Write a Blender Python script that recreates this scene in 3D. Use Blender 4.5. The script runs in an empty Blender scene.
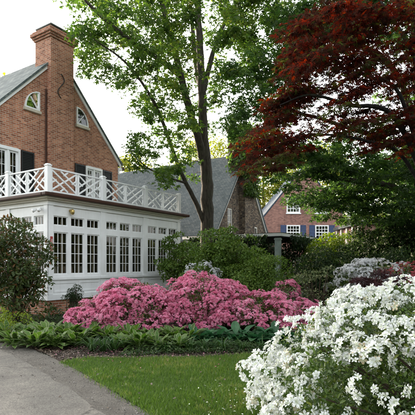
import bpy, math, random
import numpy as np
from mathutils import Vector

scene = bpy.context.scene
COL = scene.collection
PI = math.pi
F, EYE, HOR, CX = 435.0, 1.55, 264.0, 207.5

# ------------------------------------------------------------------ helpers
def P(px, py, Y):
    return np.array(((px - CX) / F * Y, Y, EYE + (HOR - py) / F * Y))

def G(px, py, z=0.0):
    Y = F * (EYE - z) / (py - HOR)
    return np.array(((px - CX) / F * Y, Y, z))

def nrm(a):
    a = np.asarray(a, float)
    l = np.linalg.norm(a, axis=-1, keepdims=True)
    return a / np.maximum(l, 1e-9)

def props(o, label=None, cat=None, group=None, kind=None):
    if label: o['label'] = label
    if cat: o['category'] = cat
    if group: o['group'] = group
    if kind: o['kind'] = kind
    return o

def empty(name, loc, label, cat, group=None):
    o = bpy.data.objects.new(name, None)
    COL.objects.link(o)
    o.location = [float(c) for c in loc]
    o.empty_display_size = 0.2
    return props(o, label, cat, group)

def link_mesh(name, me, mat, parent=None, loc=None):
    o = bpy.data.objects.new(name, me)
    COL.objects.link(o)
    for m in (mat if isinstance(mat, (list, tuple)) else [mat]):
        me.materials.append(m)
    if parent is not None:
        o.parent = parent
    elif loc is not None:
        o.location = [float(c) for c in loc]
    return o

def root_loc(parent):
    l = np.zeros(3)
    p = parent
    while p is not None:
        l += np.array(p.location)
        p = p.parent
    return l

def copy_tree(o, parent=None):
    c = o.copy()
    COL.objects.link(c)
    c.parent = parent
    for ch in list(o.children):
        copy_tree(ch, c)
    return c

class Frame:
    """local axes: s along u, k along v (into the building), z up"""
    def __init__(self, o, u, v):
        self.o = np.array(o, float); self.u = np.array(u, float); self.v = np.array(v, float)
        self.flip = np.dot(np.cross(self.u, self.v), (0, 0, 1)) < 0
    def pt(self, s, k, z):
        return self.o + self.u * s + self.v * k + np.array((0, 0, z))

class MB:
    def __init__(self):
        self.v = []; self.f = []
    def quad(self, *pts):
        b = len(self.v)
        self.v += [tuple(p) for p in pts]
        self.f.append(tuple(range(b, b + len(pts))))
    def box(self, fr, s0, s1, k0, k1, z0, z1):
        b = len(self.v)
        for z in (z0, z1):
            for s, k in ((s0, k0), (s1, k0), (s1, k1), (s0, k1)):
                self.v.append(tuple(fr.pt(s, k, z)))
        fs = [(0, 3, 2, 1), (4, 5, 6, 7), (0, 1, 5, 4), (1, 2, 6, 5), (2, 3, 7, 6), (3, 0, 4, 7)]
        for q in fs:
            q = tuple(b + i for i in q)
            self.f.append(q[::-1] if fr.flip else q)
    def bar(self, fr, s0, z0, s1, z1, k0, k1, w):
        """flat slanted bar in the s-z plane"""
        dx, dz = s1 - s0, z1 - z0
        l = math.hypot(dx, dz)
        nx, nz = -dz / l * w / 2, dx / l * w / 2
        poly = [(s0 + nx, z0 + nz), (s0 - nx, z0 - nz), (s1 - nx, z1 - nz), (s1 + nx, z1 + nz)]
        self.prism(fr, poly, k0, k1)
    def prism(self, fr, poly, k0, k1):
        """polygon in (s,z) extruded from k0 to k1"""
        n = len(poly); b = len(self.v)
        for k in (k0, k1):
            for s, z in poly:
                self.v.append(tuple(fr.pt(s, k, z)))
        area = sum(poly[i][0] * poly[(i + 1) % n][1] - poly[(i + 1) % n][0] * poly[i][1] for i in range(n))
        fl = (area < 0) != fr.flip
        fs = [tuple(range(n)), tuple(range(2 * n - 1, n - 1, -1))]
        for i in range(n):
            j = (i + 1) % n
            fs.append((i, i + n, j + n, j))
        for q in fs:
            q = tuple(b + i for i in q)
            self.f.append(q[::-1] if fl else q)
    def tube(self, pts, radii, n=6, cap=True):
        pts = np.array(pts, float)
        m = len(pts)
        b = len(self.v)
        t = np.zeros_like(pts)
        t[1:-1] = pts[2:] - pts[:-2]; t[0] = pts[1] - pts[0]; t[-1] = pts[-1] - pts[-2]
        t = nrm(t)
        ref = np.array((0.13, 0.97, 0.21))
        for i in range(m):
            x = np.cross(t[i], ref); x /= max(np.linalg.norm(x), 1e-6)
            y = np.cross(t[i], x)
            for j in range(n):
                a = 2 * PI * j / n
                self.v.append(tuple(pts[i] + radii[i] * (math.cos(a) * x + math.sin(a) * y)))
        for i in range(m - 1):
            for j in range(n):
                a, c = b + i * n + j, b + i * n + (j + 1) % n
                self.f.append((a, c, c + n, a + n))
        if cap:
            self.f.append(tuple(b + (m - 1) * n + j for j in range(n)))
            self.f.append(tuple(b + j for j in reversed(range(n))))
    def build(self, name, mat, parent=None, loc=None, smooth=False, bevel=0):
        off = root_loc(parent) if parent is not None else (np.array(loc, float) if loc is not None else np.zeros(3))
        V = np.array(self.v, float) - off
        me = bpy.data.meshes.new(name)
        me.from_pydata(V.tolist(), [], self.f)
        uv = me.uv_layers.new(name='UVMap')
        W = np.array(self.v, float)
        co = np.zeros((len(me.loops), 2))
        me.update()
        for p in me.polygons:
            n = p.normal
            if abs(n.z) > 0.9:
                a = np.array((1.0, 0, 0)); c = np.array((0, 1.0, 0))
            else:
                a = np.array((-n.y, n.x, 0.0)); a /= np.linalg.norm(a)
                c = np.cross(np.array(n), a)
            for li in p.loop_indices:
                w = W[me.loops[li].vertex_index]
                co[li] = (w @ a, w @ c)
        uv.data.foreach_set('uv', co.ravel())
        if smooth:
            me.polygons.foreach_set('use_smooth', [True] * len(me.polygons))
        o = link_mesh(name, me, mat, parent, loc)
        if bevel:
            md = o.modifiers.new('b', 'BEVEL'); md.width = bevel; md.segments = 2; md.limit_method = 'ANGLE'
        return o

def np_mesh(name, V, Fc, rnd=None, tv=None, smooth=False):
    """V (n,3); Fc list of (m,k) arrays of equal-size faces"""
    me = bpy.data.meshes.new(name)
    me.vertices.add(len(V))
    me.vertices.foreach_set('co', np.ascontiguousarray(V, np.float32).ravel())
    loops = np.concatenate([f.ravel() for f in Fc]).astype(np.int32)
    tot = np.concatenate([np.full(len(f), f.shape[1]) for f in Fc]).astype(np.int32)
    st = np.concatenate(([0], np.cumsum(tot)[:-1])).astype(np.int32)
    me.loops.add(len(loops))
    me.loops.foreach_set('vertex_index', loops)
    me.polygons.add(len(tot))
    me.polygons.foreach_set('loop_start', st)
    me.polygons.foreach_set('loop_total', tot)
    if smooth:
        me.polygons.foreach_set('use_smooth', np.ones(len(tot), bool))
    me.update(calc_edges=True)
    if rnd is not None:
        a = me.attributes.new('rnd', 'FLOAT', 'POINT'); a.data.foreach_set('value', np.ascontiguousarray(rnd, np.float32))
    if tv is not None:
        a = me.attributes.new('tv', 'FLOAT', 'POINT'); a.data.foreach_set('value', np.ascontiguousarray(tv, np.float32))
    return me

def scatter(tmpl, pos, d, n, scale, rng, rnd=None):
    """tmpl = (verts, tris, tv); d = tip direction, n = normal hint"""
    tvv, tf, tt = tmpl
    N = len(pos); k = len(tvv)
    x = nrm(d)
    y = nrm(np.cross(n, x)); z = np.cross(x, y)
    s = np.broadcast_to(np.asarray(scale, float), (N,))[:, None, None]
    V = pos[:, None, :] + s * (tvv[None, :, 0:1] * x[:, None, :] + tvv[None, :, 1:2] * y[:, None, :] + tvv[None, :, 2:3] * z[:, None, :])
    tf = np.asarray(tf)
    Fc = (tf[None] + (np.arange(N) * k)[:, None, None]).reshape(-1, tf.shape[1])
    r = rng.random(N) if rnd is None else rnd
    return V.reshape(-1, 3), Fc, np.repeat(r, k), np.tile(tt, N)

def leaf_obj(name, parts, mat, parent=None, loc=None, smooth=False, kind=None):
    """parts = list of scatter() results sharing face size"""
    V, Fc, R, T = [], [], [], []
    b = 0
    for v, f, r, t in parts:
        V.append(v); Fc.append(f + b); R.append(r); T.append(t); b += len(v)
    off = root_loc(parent) if parent is not None else (np.array(loc, float) if loc is not None else np.zeros(3))
    me = np_mesh(name, np.concatenate(V) - off, [np.concatenate(Fc)], np.concatenate(R), np.concatenate(T), smooth)
    o = link_mesh(name, me, mat, parent, loc)
    if kind: o['kind'] = kind
    return o

def runit(rng, n):
    return nrm(rng.normal(size=(n, 3)))

# ------------------------------------------------------------------ leaf templates (tip along +x, normal +z)
def t_leaf(w=0.5, fold=0.12, curl=-0.12):
    v = np.array([(0, 0, 0), (.3, w * .42, fold), (.3, -w * .42, fold), (.68, w * .36, fold * .7 + curl * .5), (.68, -w * .36, fold * .7 + curl * .5),
                  (1, 0, curl), (.5, 0, 0)], float)
    f = np.array([(0, 6, 1), (0, 2, 6), (1, 6, 3), (2, 4, 6), (3, 6, 5), (4, 5, 6)])
    return v, f, np.array([0, 1, 1, 1, 1, 1, 0.])

def t_diamond(w=0.55, fold=0.1):
    v = np.array([(0, 0, 0), (.45, w / 2, fold), (1, 0, -.08), (.45, -w / 2, fold)], float)
    return v, np.array([(0, 2, 1), (0, 3, 2)]), np.zeros(4)

def t_maple(lobes=5, w=.3, spread=2.2, inner=.35):
    V = [(0, 0, 0)]; Fc = []
    for i in range(lobes):
        q = (i / (lobes - 1) - .5)
        a = q * spread * 1.25
        L = 1.0 - .45 * abs(q) * 2 * .7
        ca, sa = math.cos(a), math.sin(a)
        b = len(V)
        for (x, y, z) in ((.45 * L, w / 2, .05), (L, 0, -.12), (.45 * L, -w / 2, .05)):
            V.append((x * ca - y * sa, x * sa + y * ca, z))
        Fc += [(0, b + 1, b), (0, b + 2, b + 1)]
    return np.array(V, float), np.array(Fc), np.zeros(len(V))

def t_flower(petals=5, fine=True):
    """azalea blossom: funnel whose axis is +z, built so that x,y span the face"""
    V = [(0, 0, -.25)]; Fc = []; T = [1.0]
    for i in range(petals):
        a = 2 * PI * i / petals
        ca, sa = math.cos(a), math.sin(a)
        b = len(V)
        if fine:
            pr = [(.40, .21, -.02, .45), (.40, -.21, -.02, .45), (.46, 0, -.08, .4), (.74, .34, .10, .08), (.72, -.33, .06, .08), (.82, 0, .0, .08), (1.10, .10, -.06, 0), (1.06, -.11, -.02, 0)]
            fs = [(0, 2, 0), ]
            for x, y, z, t in pr:
                V.append((x * ca - y * sa, x * sa + y * ca, z)); T.append(t)
            Fc += [(0, b + 2, b), (0, b + 1, b + 2), (b, b + 2, b + 3), (b + 2, b + 5, b + 3), (b + 2, b + 1, b + 4), (b + 2, b + 4, b + 5),
                   (b + 3, b + 5, b + 6), (b + 5, b + 7, b + 6), (b + 5, b + 4, b + 7)]
        else:
            for x, y, z, t in ((.62, .40, .06, .3), (1.05, 0, .0, 0), (.62, -.40, .06, .3)):
                V.append((x * ca - y * sa, x * sa + y * ca, z)); T.append(t)
            Fc += [(0, b + 1, b), (0, b + 2, b + 1)]
    return np.array(V, float), np.array(Fc), np.array(T)

T_LEAF = t_leaf(.45); T_BROAD = t_leaf(.62); T_DIA = t_diamond(); T_MAPLE = t_maple(); T_MAPLE3 = t_maple(3, .42, 1.7)
T_JAP = t_maple(5, .2, 2.6)
def variants(t, n, amt, stamens=False):
    rg = np.random.default_rng(9); out = []
    for i in range(n):
        v, f, a = t[0].copy(), t[1], t[2]
        v[1:] += rg.normal(0, amt, v[1:].shape) * np.array((1, 1, 1.6))
        v[:, 2] += (i % 3 - .6) * .16 * (v[:, 0] ** 2 + v[:, 1] ** 2)          # more or less open
        if stamens:
            for k in range(4):
                q = rg.uniform(0, 6.28); b = len(v); e = np.array((math.cos(q) * .3, math.sin(q) * .3, .5))
                v = np.vstack([v, [(0.02, 0, -.2), (-.02, .02, -.2), e]]); f = np.vstack([f, [(b, b + 1, b + 2)]]); a = np.concatenate([a, [1, 1, .8]])
        out.append((v, f, a))
    return out
T_FLOWER = variants(t_flower(), 6, .05, True); T_FLOWER_S = variants(t_flower(fine=False), 4, .07)

# ------------------------------------------------------------------ materials
def new_mat(name):
    m = bpy.data.materials.new(name); m.use_nodes = True
    nt = m.node_tree; nt.nodes.clear()
    out = nt.nodes.new('ShaderNodeOutputMaterial')
    return m, nt, out

def ramp(nt, stops, fac):
    r = nt.nodes.new('ShaderNodeValToRGB')
    els = r.color_ramp.elements
    while len(els) < len(stops): els.new(0.5)
    for e, (p, c) in zip(els, stops):
        e.position = p; e.color = (*c, 1)
    nt.links.new(fac, r.inputs[0])
    return r.outputs[0]

def attr(nt, name):
    a = nt.nodes.new('ShaderNodeAttribute'); a.attribute_name = name
    return a.outputs['Fac']

def mixc(nt, fac, a, b, blend='MIX'):
    m = nt.nodes.new('ShaderNodeMix'); m.data_type = 'RGBA'; m.blend_type = blend
    if isinstance(fac, (int, float)): m.inputs[0].default_value = fac
    else: nt.links.new(fac, m.inputs[0])
    for i, c in ((6, a), (7, b)):
        if isinstance(c, tuple): m.inputs[i].default_value = (*c, 1)
        else: nt.links.new(c, m.inputs[i])
    return m.outputs[2]

def noise(nt, scale, detail=4, rough=.55, coord=None, dist=0.0):
    n = nt.nodes.new('ShaderNodeTexNoise')
    n.inputs['Scale'].default_value = scale; n.inputs['Detail'].default_value = detail
    n.inputs['Roughness'].default_value = rough; n.inputs['Distortion'].default_value = dist
    if coord is not None: nt.links.new(coord, n.inputs['Vector'])
    return n.outputs['Fac']

def texco(nt, kind='Object'):
    return nt.nodes.new('ShaderNodeTexCoord').outputs[kind]

def geo_pos(nt):
    return nt.nodes.new('ShaderNodeNewGeometry').outputs['Position']

def principled(nt, out, color, rough=.6, spec=.4, bump=None, bump_s=.3, bump_d=.02, metal=0.):
    b = nt.nodes.new('ShaderNodeBsdfPrincipled')
    if isinstance(color, tuple): b.inputs['Base Color'].default_value = (*color, 1)
    else: nt.links.new(color, b.inputs['Base Color'])
    if isinstance(rough, (int, float)): b.inputs['Roughness'].default_value = rough
    else: nt.links.new(rough, b.inputs['Roughness'])
    b.inputs['Specular IOR Level'].default_value = spec
    b.inputs['Metallic'].default_value = metal
    if bump is not None:
        bn = nt.nodes.new('ShaderNodeBump'); bn.inputs['Strength'].default_value = bump_s; bn.inputs['Distance'].default_value = bump_d
        nt.links.new(bump, bn.inputs['Height']); nt.links.new(bn.outputs[0], b.inputs['Normal'])
    if out is not None: nt.links.new(b.outputs[0], out.inputs[0])
    return b

def leaf_mat(name, stops, trans=.35, tcol=None, rough=.5, spec=.35, edge=None, edge_at=.75, tint=1.3, ribs=False):
    m, nt, out = new_mat(name)
    c = ramp(nt, stops, attr(nt, 'rnd'))
    if edge is not None:
        e = ramp(nt, [(edge_at - .06, (0, 0, 0)), (edge_at + .06, (1, 1, 1))], attr(nt, 'tv'))
        c = mixc(nt, e, c, edge)
    bump = None
    if ribs or edge is not None:
        sn = nt.nodes.new('ShaderNodeMath'); sn.operation = 'MULTIPLY'; sn.inputs[1].default_value = 34; nt.links.new(attr(nt, 'tv'), sn.inputs[0])
        s2 = nt.nodes.new('ShaderNodeMath'); s2.operation = 'SINE'; nt.links.new(sn.outputs[0], s2.inputs[0]); bump = s2.outputs[0]
        c = mixc(nt, 1., c, ramp(nt, [(.0, (.78, .8, .8)), (.6, (1.05, 1.05, 1.05))], bump), 'MULTIPLY')
        c = mixc(nt, 1., c, ramp(nt, [(.3, (.75, .8, .75)), (.7, (1.2, 1.15, 1.1))], noise(nt, 9, 4, .6, geo_pos(nt))), 'MULTIPLY')
    b = principled(nt, None, c, rough, spec, bump, .5, .006)
    t = nt.nodes.new('ShaderNodeBsdfTranslucent')
    if tcol is None:
        g = nt.nodes.new('ShaderNodeHueSaturation'); g.inputs['Value'].default_value = tint; g.inputs['Saturation'].default_value = 1.1
        nt.links.new(c, g.inputs['Color']); nt.links.new(g.outputs[0], t.inputs['Color'])
    else:
        t.inputs['Color'].default_value = (*tcol, 1)
    mx = nt.nodes.new('ShaderNodeMixShader'); mx.inputs[0].default_value = trans
    nt.links.new(b.outputs[0], mx.inputs[1]); nt.links.new(t.outputs[0], mx.inputs[2]); nt.links.new(mx.outputs[0], out.inputs[0])
    return m

def flower_mat(name, stops, centre, trans=.3):
    m, nt, out = new_mat(name)
    c = ramp(nt, stops, attr(nt, 'rnd'))
    c = mixc(nt, attr(nt, 'tv'), c, centre)
    b = principled(nt, None, c, .6, .2)
    t = nt.nodes.new('ShaderNodeBsdfTranslucent'); nt.links.new(c, t.inputs['Color'])
    mx = nt.nodes.new('ShaderNodeMixShader'); mx.inputs[0].default_value = trans
    nt.links.new(b.outputs[0], mx.inputs[1]); nt.links.new(t.outputs[0], mx.inputs[2]); nt.links.new(mx.outputs[0], out.inputs[0])
    return m

def plain(name, col, rough=.5, spec=.4, var=.12, scale=3., metal=0., bump=.0):
    m, nt, out = new_mat(name)
    co = geo_pos(nt)
    n = noise(nt, scale, 5, .6, co)
    dk = tuple(c * (1 - var) for c in col); lt = tuple(min(1, c * (1 + var)) for c in col)
    c = ramp(nt, [(.3, dk), (.7, lt)], n)
    principled(nt, out, c, rough, spec, noise(nt, scale * 12, 3, .6, co) if bump else None, bump, .01, metal)
    return m

def brick_mat(name, c1, c2, mortar, bw=.215, rh=.075, ms=.010):
    m, nt, out = new_mat(name)
    uv = texco(nt, 'UV')
    br = nt.nodes.new('ShaderNodeTexBrick')
    br.offset = .5
    br.inputs['Scale'].default_value = 1
    br.inputs['Brick Width'].default_value = bw; br.inputs['Row Height'].default_value = rh
    br.inputs['Mortar Size'].default_value = ms; br.inputs['Mortar Smooth'].default_value = .2; br.inputs['Bias'].default_value = -.1
    br.inputs['Color1'].default_value = (0, 0, 0, 1); br.inputs['Color2'].default_value = (1, 1, 1, 1); br.inputs['Mortar'].default_value = (.5, .5, .5, 1)
    nt.links.new(uv, br.inputs['Vector'])
    dark = tuple(c * .7 for c in c1)
    lt = tuple(min(1, c * 1.35) for c in c2)
    bc = ramp(nt, [(0, dark), (.22, c1), (.7, c2), (1, lt)], br.outputs['Color'])
    pos = geo_pos(nt)
    big = ramp(nt, [(.3, (.82, .80, .80)), (.7, (1.12, 1.1, 1.08))], noise(nt, .9, 5, .65, pos))
    sm = ramp(nt, [(.3, (.8, .8, .8)), (.75, (1.15, 1.15, 1.15))], noise(nt, 35, 3, .6, pos))
    mp = nt.nodes.new('ShaderNodeMapping'); mp.inputs['Scale'].default_value = (2.2, 2.2, .22); nt.links.new(pos, mp.inputs['Vector'])
    streak = ramp(nt, [(.30, (.70, .69, .68)), (.5, (1, 1, 1)), (.72, (1.14, 1.13, 1.12))], noise(nt, 1.5, 6, .65, mp.outputs[0]))
    bc = mixc(nt, 1., mixc(nt, 1., bc, big, 'MULTIPLY'), sm, 'MULTIPLY')
    c = mixc(nt, 1., mixc(nt, br.outputs['Fac'], bc, mortar), streak, 'MULTIPLY')
    inv = nt.nodes.new('ShaderNodeMath'); inv.operation = 'SUBTRACT'; inv.inputs[0].default_value = 1; nt.links.new(br.outputs['Fac'], inv.inputs[1])
    principled(nt, out, c, .85, .25, inv.outputs[0], .5, .008)
    return m

def slate_mat(name, c1, c2, c3, bw=.26, rh=.17):
    m, nt, out = new_mat(name)
    uv = texco(nt, 'UV')
    br = nt.nodes.new('ShaderNodeTexBrick'); br.offset = .5
    br.inputs['Scale'].default_value = 1; br.inputs['Brick Width'].default_value = bw; br.inputs['Row Height'].default_value = rh
    br.inputs['Mortar Size'].default_value = .008; br.inputs['Mortar Smooth'].default_value = .3
    br.inputs['Color1'].default_value = (0, 0, 0, 1); br.inputs['Color2'].default_value = (1, 1, 1, 1); br.inputs['Mortar'].default_value = (0, 0, 0, 1)
    nt.links.new(uv, br.inputs['Vector'])
    c = ramp(nt, [(0, c1), (.5, c2), (1, c3)], br.outputs['Color'])
    c = mixc(nt, 1., c, ramp(nt, [(.3, (.75, .78, .75)), (.7, (1.15, 1.12, 1.1))], noise(nt, 1.2, 5, .6, geo_pos(nt))), 'MULTIPLY')
    c = mixc(nt, br.outputs['Fac'], c, tuple(x * .4 for x in c1))
    principled(nt, out, c, .85, .12, br.outputs['Color'], .4, .02)
    return m

def stone_mat(name):
    m, nt, out = new_mat(name)
    uv = texco(nt, 'UV')
    mp = nt.nodes.new('ShaderNodeMapping'); mp.inputs['Scale'].default_value = (1.15, 2.3, 1); nt.links.new(uv, mp.inputs['Vector'])
    v = nt.nodes.new('ShaderNodeTexVoronoi'); v.inputs['Randomness'].default_value = .8; nt.links.new(mp.outputs[0], v.inputs['Vector'])
    e = nt.nodes.new('ShaderNodeTexVoronoi'); e.feature = 'DISTANCE_TO_EDGE'; e.inputs['Randomness'].default_value = .8; nt.links.new(mp.outputs[0], e.inputs['Vector'])
    sp = nt.nodes.new('ShaderNodeSeparateColor'); nt.links.new(v.outputs['Color'], sp.inputs[0])
    c = ramp(nt, [(0, (.03, .025, .022)), (.35, (.08, .055, .04)), (.7, (.14, .10, .065)), (1, (.22, .17, .12))], sp.outputs[0])
    gap = ramp(nt, [(.03, (1, 1, 1)), (.09, (0, 0, 0))], e.outputs['Distance'])
    c = mixc(nt, gap, c, (.09, .08, .068))
    principled(nt, out, c, .9, .2, e.outputs['Distance'], .5, .03)
    return m

def ground_mat(name, stops, scale, detail=8, rough=.9, bump=.6, bd=.03, fine=60, fvar=.35):
    m, nt, out = new_mat(name)
    pos = geo_pos(nt)
    c = ramp(nt, stops, noise(nt, scale, detail, .65, pos))
    fn = noise(nt, fine, 4, .7, pos)
    c = mixc(nt, 1., c, ramp(nt, [(.3, (1 - fvar,) * 3), (.7, (1 + fvar,) * 3)], fn), 'MULTIPLY')
    principled(nt, out, c, rough, .2, fn, bump, bd)
    return m

def bark_mat(name, c1, c2):
    m, nt, out = new_mat(name)
    pos = geo_pos(nt)
    mp = nt.nodes.new('ShaderNodeMapping'); mp.inputs['Scale'].default_value = (1, 1, .18); nt.links.new(pos, mp.inputs['Vector'])
    n = noise(nt, 14, 7, .7, mp.outputs[0], .6)
    c = ramp(nt, [(.35, c1), (.65, c2)], n)
    moss = ramp(nt, [(.5, (0, 0, 0)), (.75, (.5, .5, .5))], noise(nt, 1.6, 4, .6, pos))
    c = mixc(nt, moss, c, (.055, .065, .035))
    principled(nt, out, c, .9, .15, n, .9, .05)
    return m

M = {}
M['brick'] = brick_mat('red_brick', (.36, .135, .078), (.45, .20, .12), (.42, .345, .27))
M['brick_far'] = brick_mat('rose_brick', (.24, .105, .085), (.31, .15, .12), (.28, .21, .18))
M['slate'] = slate_mat('grey_slate', (.07, .09, .092), (.11, .135, .135), (.16, .18, .172))
M['slate_pale'] = slate_mat('pale_slate', (.08, .095, .10), (.10, .118, .122), (.13, .143, .143), .2, .12)
M['slate_blue'] = slate_mat('blue_slate', (.035, .05, .07), (.05, .07, .10), (.07, .09, .12), .2, .12)
M['stone'] = stone_mat('field_stone')
M['white'] = plain('white_paint', (.78, .79, .79), .45, .4, .05, 2.5)
nt = M['white'].node_tree
b = [n for n in nt.nodes if n.type == 'BSDF_PRINCIPLED'][0]; pos = geo_pos(nt)
mp = nt.nodes.new('ShaderNodeMapping'); mp.inputs['Scale'].default_value = (5, 5, .5); nt.links.new(pos, mp.inputs['Vector'])
g1 = ramp(nt, [(.26, (.90, .89, .87)), (.46, (1, 1, 1))], noise(nt, 2., 6, .65, mp.outputs[0]))
g2_ = ramp(nt, [(.25, (.93, .925, .91)), (.45, (1, 1, 1))], noise(nt, 11, 5, .7, pos))
nt.links.new(mixc(nt, 1., mixc(nt, 1., b.inputs['Base Color'].links[0].from_socket, g1, 'MULTIPLY'), g2_, 'MULTIPLY'), b.inputs['Base Color'])
M['cream'] = plain('cream_paint', (.70, .67, .60), .5, .4, .06, 2.)
M['copper'] = plain('brown_gutter', (.05, .019, .010), .55, .3, .3, 2.)
M['black'] = plain('black_shutter', (.012, .013, .014), .45, .4, .2, 4)
M['blue'] = plain('blue_shutter', (.03, .055, .13), .5, .4, .2, 4)
M['lead'] = plain('lead_flashing', (.09, .11, .105), .6, .4, .3, 6)
M['iron'] = plain('wrought_iron', (.02, .018, .017), .6, .4, .2, 9)
M['limestone'] = plain('limestone', (.52, .47, .38), .8, .2, .12, 5)
M['wood_floor'] = plain('floor_boards', (.13, .075, .04), .4, .4, .3, 3)
M['plaster'] = plain('plaster', (.52, .40, .27), .8, .2, .06, 2)
M['curtain_streak'] = plain('curtain_cloth', (.62, .48, .33), .9, .1, .1, 8)
M['red'] = plain('red_enamel', (.32, .035, .03), .4, .5, .15, 12)
M['brass'] = plain('brass', (.55, .40, .14), .35, .5, .2, 10, metal=.7)
M['porch'] = plain('grey_green_paint', (.30, .36, .34), .6, .3, .15, 5)
M['roof_dark'] = plain('dark_roof', (.035, .04, .042), .8, .3, .3, 3)
M['asphalt'] = ground_mat('asphalt', [(.35, (.12, .112, .098)), (.6, (.16, .15, .13)), (.8, (.20, .187, .163))], 1.3, 8, .9, .6, .012, 75, .5)
def crack_mat(m):
    nt = m.node_tree; b = [n for n in nt.nodes if n.type == 'BSDF_PRINCIPLED'][0]
    src = b.inputs['Base Color'].links[0].from_socket
    pos = geo_pos(nt)
    wv = nt.nodes.new('ShaderNodeTexNoise'); wv.inputs['Scale'].default_value = 2.2; wv.inputs['Detail'].default_value = 6; nt.links.new(pos, wv.inputs['Vector'])
    va = nt.nodes.new('ShaderNodeVectorMath'); va.operation = 'MULTIPLY_ADD'; va.inputs[1].default_value = (.7, .7, 0); nt.links.new(wv.outputs['Color'], va.inputs[0]); nt.links.new(pos, va.inputs[2])
    vo = nt.nodes.new('ShaderNodeTexVoronoi'); vo.feature = 'DISTANCE_TO_EDGE'; vo.inputs['Scale'].default_value = .55; nt.links.new(va.outputs[0], vo.inputs['Vector'])
    line = ramp(nt, [(.0, (.42, .42, .42)), (.010, (1, 1, 1))], vo.outputs['Distance'])
    stain = ramp(nt, [(.42, (.72, .72, .72)), (.62, (1.08, 1.06, 1.04))], noise(nt, .8, 6, .7, pos, .8))
    speck = ramp(nt, [(.28, (.72, .72, .72)), (.45, (1, 1, 1)), (.60, (1, 1, 1)), (.75, (1.35, 1.32, 1.28))], noise(nt, 42, 2, .5, pos))
    c = mixc(nt, 1., mixc(nt, 1., mixc(nt, 1., src, line, 'MULTIPLY'), stain, 'MULTIPLY'), speck, 'MULTIPLY')
    nt.links.new(c, b.inputs['Base Color'])
crack_mat(M['asphalt'])
M['verge'] = ground_mat('gravelly_verge', [(.3, (.085, .077, .064)), (.55, (.12, .11, .094)), (.8, (.16, .147, .125))], 3.5, 9, .95, .9, .02, 70, .55)
M['mulch'] = ground_mat('bark_mulch', [(.3, (.022, .016, .012)), (.55, (.05, .035, .025)), (.8, (.085, .06, .042))], 5, 9, .95, 1., .04, 55, .5)
M['turf'] = ground_mat('turf', [(.3, (.045, .075, .014)), (.6, (.07, .11, .02)), (.8, (.09, .125, .03))], 2.2, 8, .95, .8, .03, 90, .45)
M['earth'] = ground_mat('dark_earth', [(.3, (.02, .028, .012)), (.6, (.035, .045, .018)), (.8, (.055, .06, .028))], 1.4, 8, .95, .8, .05, 25, .4)  # dark green-brown ground, tone varied at random
M['bark'] = bark_mat('grey_bark', (.028, .023, .018), (.10, .085, .068))
M['bark_red'] = bark_mat('dark_bark', (.012, .010, .010), (.04, .037, .036))
M['stem'] = plain('woody_stem', (.07, .05, .035), .85, .2, .3, 12)

m, nt, out = new_mat('window_glass')
tr = nt.nodes.new('ShaderNodeBsdfTransparent'); tr.inputs[0].default_value = (.80, .84, .83, 1)
gl = nt.nodes.new('ShaderNodeBsdfGlossy'); gl.inputs['Roughness'].default_value = .02; gl.inputs[0].default_value = (1, 1, 1, 1)
fr_ = nt.nodes.new('ShaderNodeFresnel'); fr_.inputs[0].default_value = 1.7
mx = nt.nodes.new('ShaderNodeMixShader')
bn = nt.nodes.new('ShaderNodeBump'); bn.inputs['Strength'].default_value = .04; bn.inputs['Distance'].default_value = .02
nt.links.new(noise(nt, 2.5, 2, .5, geo_pos(nt)), bn.inputs['Height']); nt.links.new(bn.outputs[0], gl.inputs['Normal'])
nt.links.new(fr_.outputs[0], mx.inputs[0]); nt.links.new(tr.outputs[0], mx.inputs[1]); nt.links.new(gl.outputs[0], mx.inputs[2]); nt.links.new(mx.outputs[0], out.inputs[0])
M['glass'] = m

L = {}
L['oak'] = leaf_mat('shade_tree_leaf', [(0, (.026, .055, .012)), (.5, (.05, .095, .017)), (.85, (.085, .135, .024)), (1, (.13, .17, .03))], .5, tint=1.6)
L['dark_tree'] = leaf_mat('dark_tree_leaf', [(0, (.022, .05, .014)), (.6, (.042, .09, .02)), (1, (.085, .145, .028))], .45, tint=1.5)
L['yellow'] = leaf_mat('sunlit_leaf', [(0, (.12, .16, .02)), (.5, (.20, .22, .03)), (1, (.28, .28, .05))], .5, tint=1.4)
L['jap'] = leaf_mat('red_maple_leaf', [(0, (.045, .055, .014)), (.12, (.030, .018, .010)), (.4, (.034, .014, .010)), (.65, (.066, .014, .010)), (.88, (.125, .019, .013)), (.97, (.19, .030, .016)), (1, (.09, .09, .02))], .45, tint=1.9, spec=.08, rough=.7)
L['shrub'] = leaf_mat('shrub_leaf', [(0, (.055, .10, .016)), (.5, (.10, .18, .028)), (1, (.18, .25, .045))], .35)
L['lime'] = leaf_mat('lime_shrub_leaf', [(0, (.10, .15, .015)), (.5, (.16, .23, .022)), (1, (.24, .30, .04))], .4)
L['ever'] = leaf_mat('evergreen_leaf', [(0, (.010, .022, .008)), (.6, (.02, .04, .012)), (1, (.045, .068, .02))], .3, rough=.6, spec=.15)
L['azalea'] = leaf_mat('azalea_leaf', [(0, (.025, .05, .010)), (.5, (.05, .09, .016)), (.85, (.09, .14, .022)), (1, (.16, .19, .03))], .35)
L['rhodo'] = leaf_mat('glossy_leaf', [(0, (.025, .045, .012)), (.45, (.05, .08, .018)), (.7, (.07, .095, .025)), (.82, (.13, .07, .028)), (1, (.20, .095, .035))], .3, rough=.45, spec=.35)
L['hosta_var'] = leaf_mat('variegated_leaf', [(0, (.045, .105, .018)), (.5, (.085, .175, .028)), (1, (.14, .24, .045))], .3, edge=(.36, .40, .20), edge_at=.82)
L['hosta_blue'] = leaf_mat('blue_hosta_leaf', [(0, (.026, .088, .036)), (.5, (.045, .145, .06)), (1, (.085, .20, .085))], .25, rough=.42, ribs=True)
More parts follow.
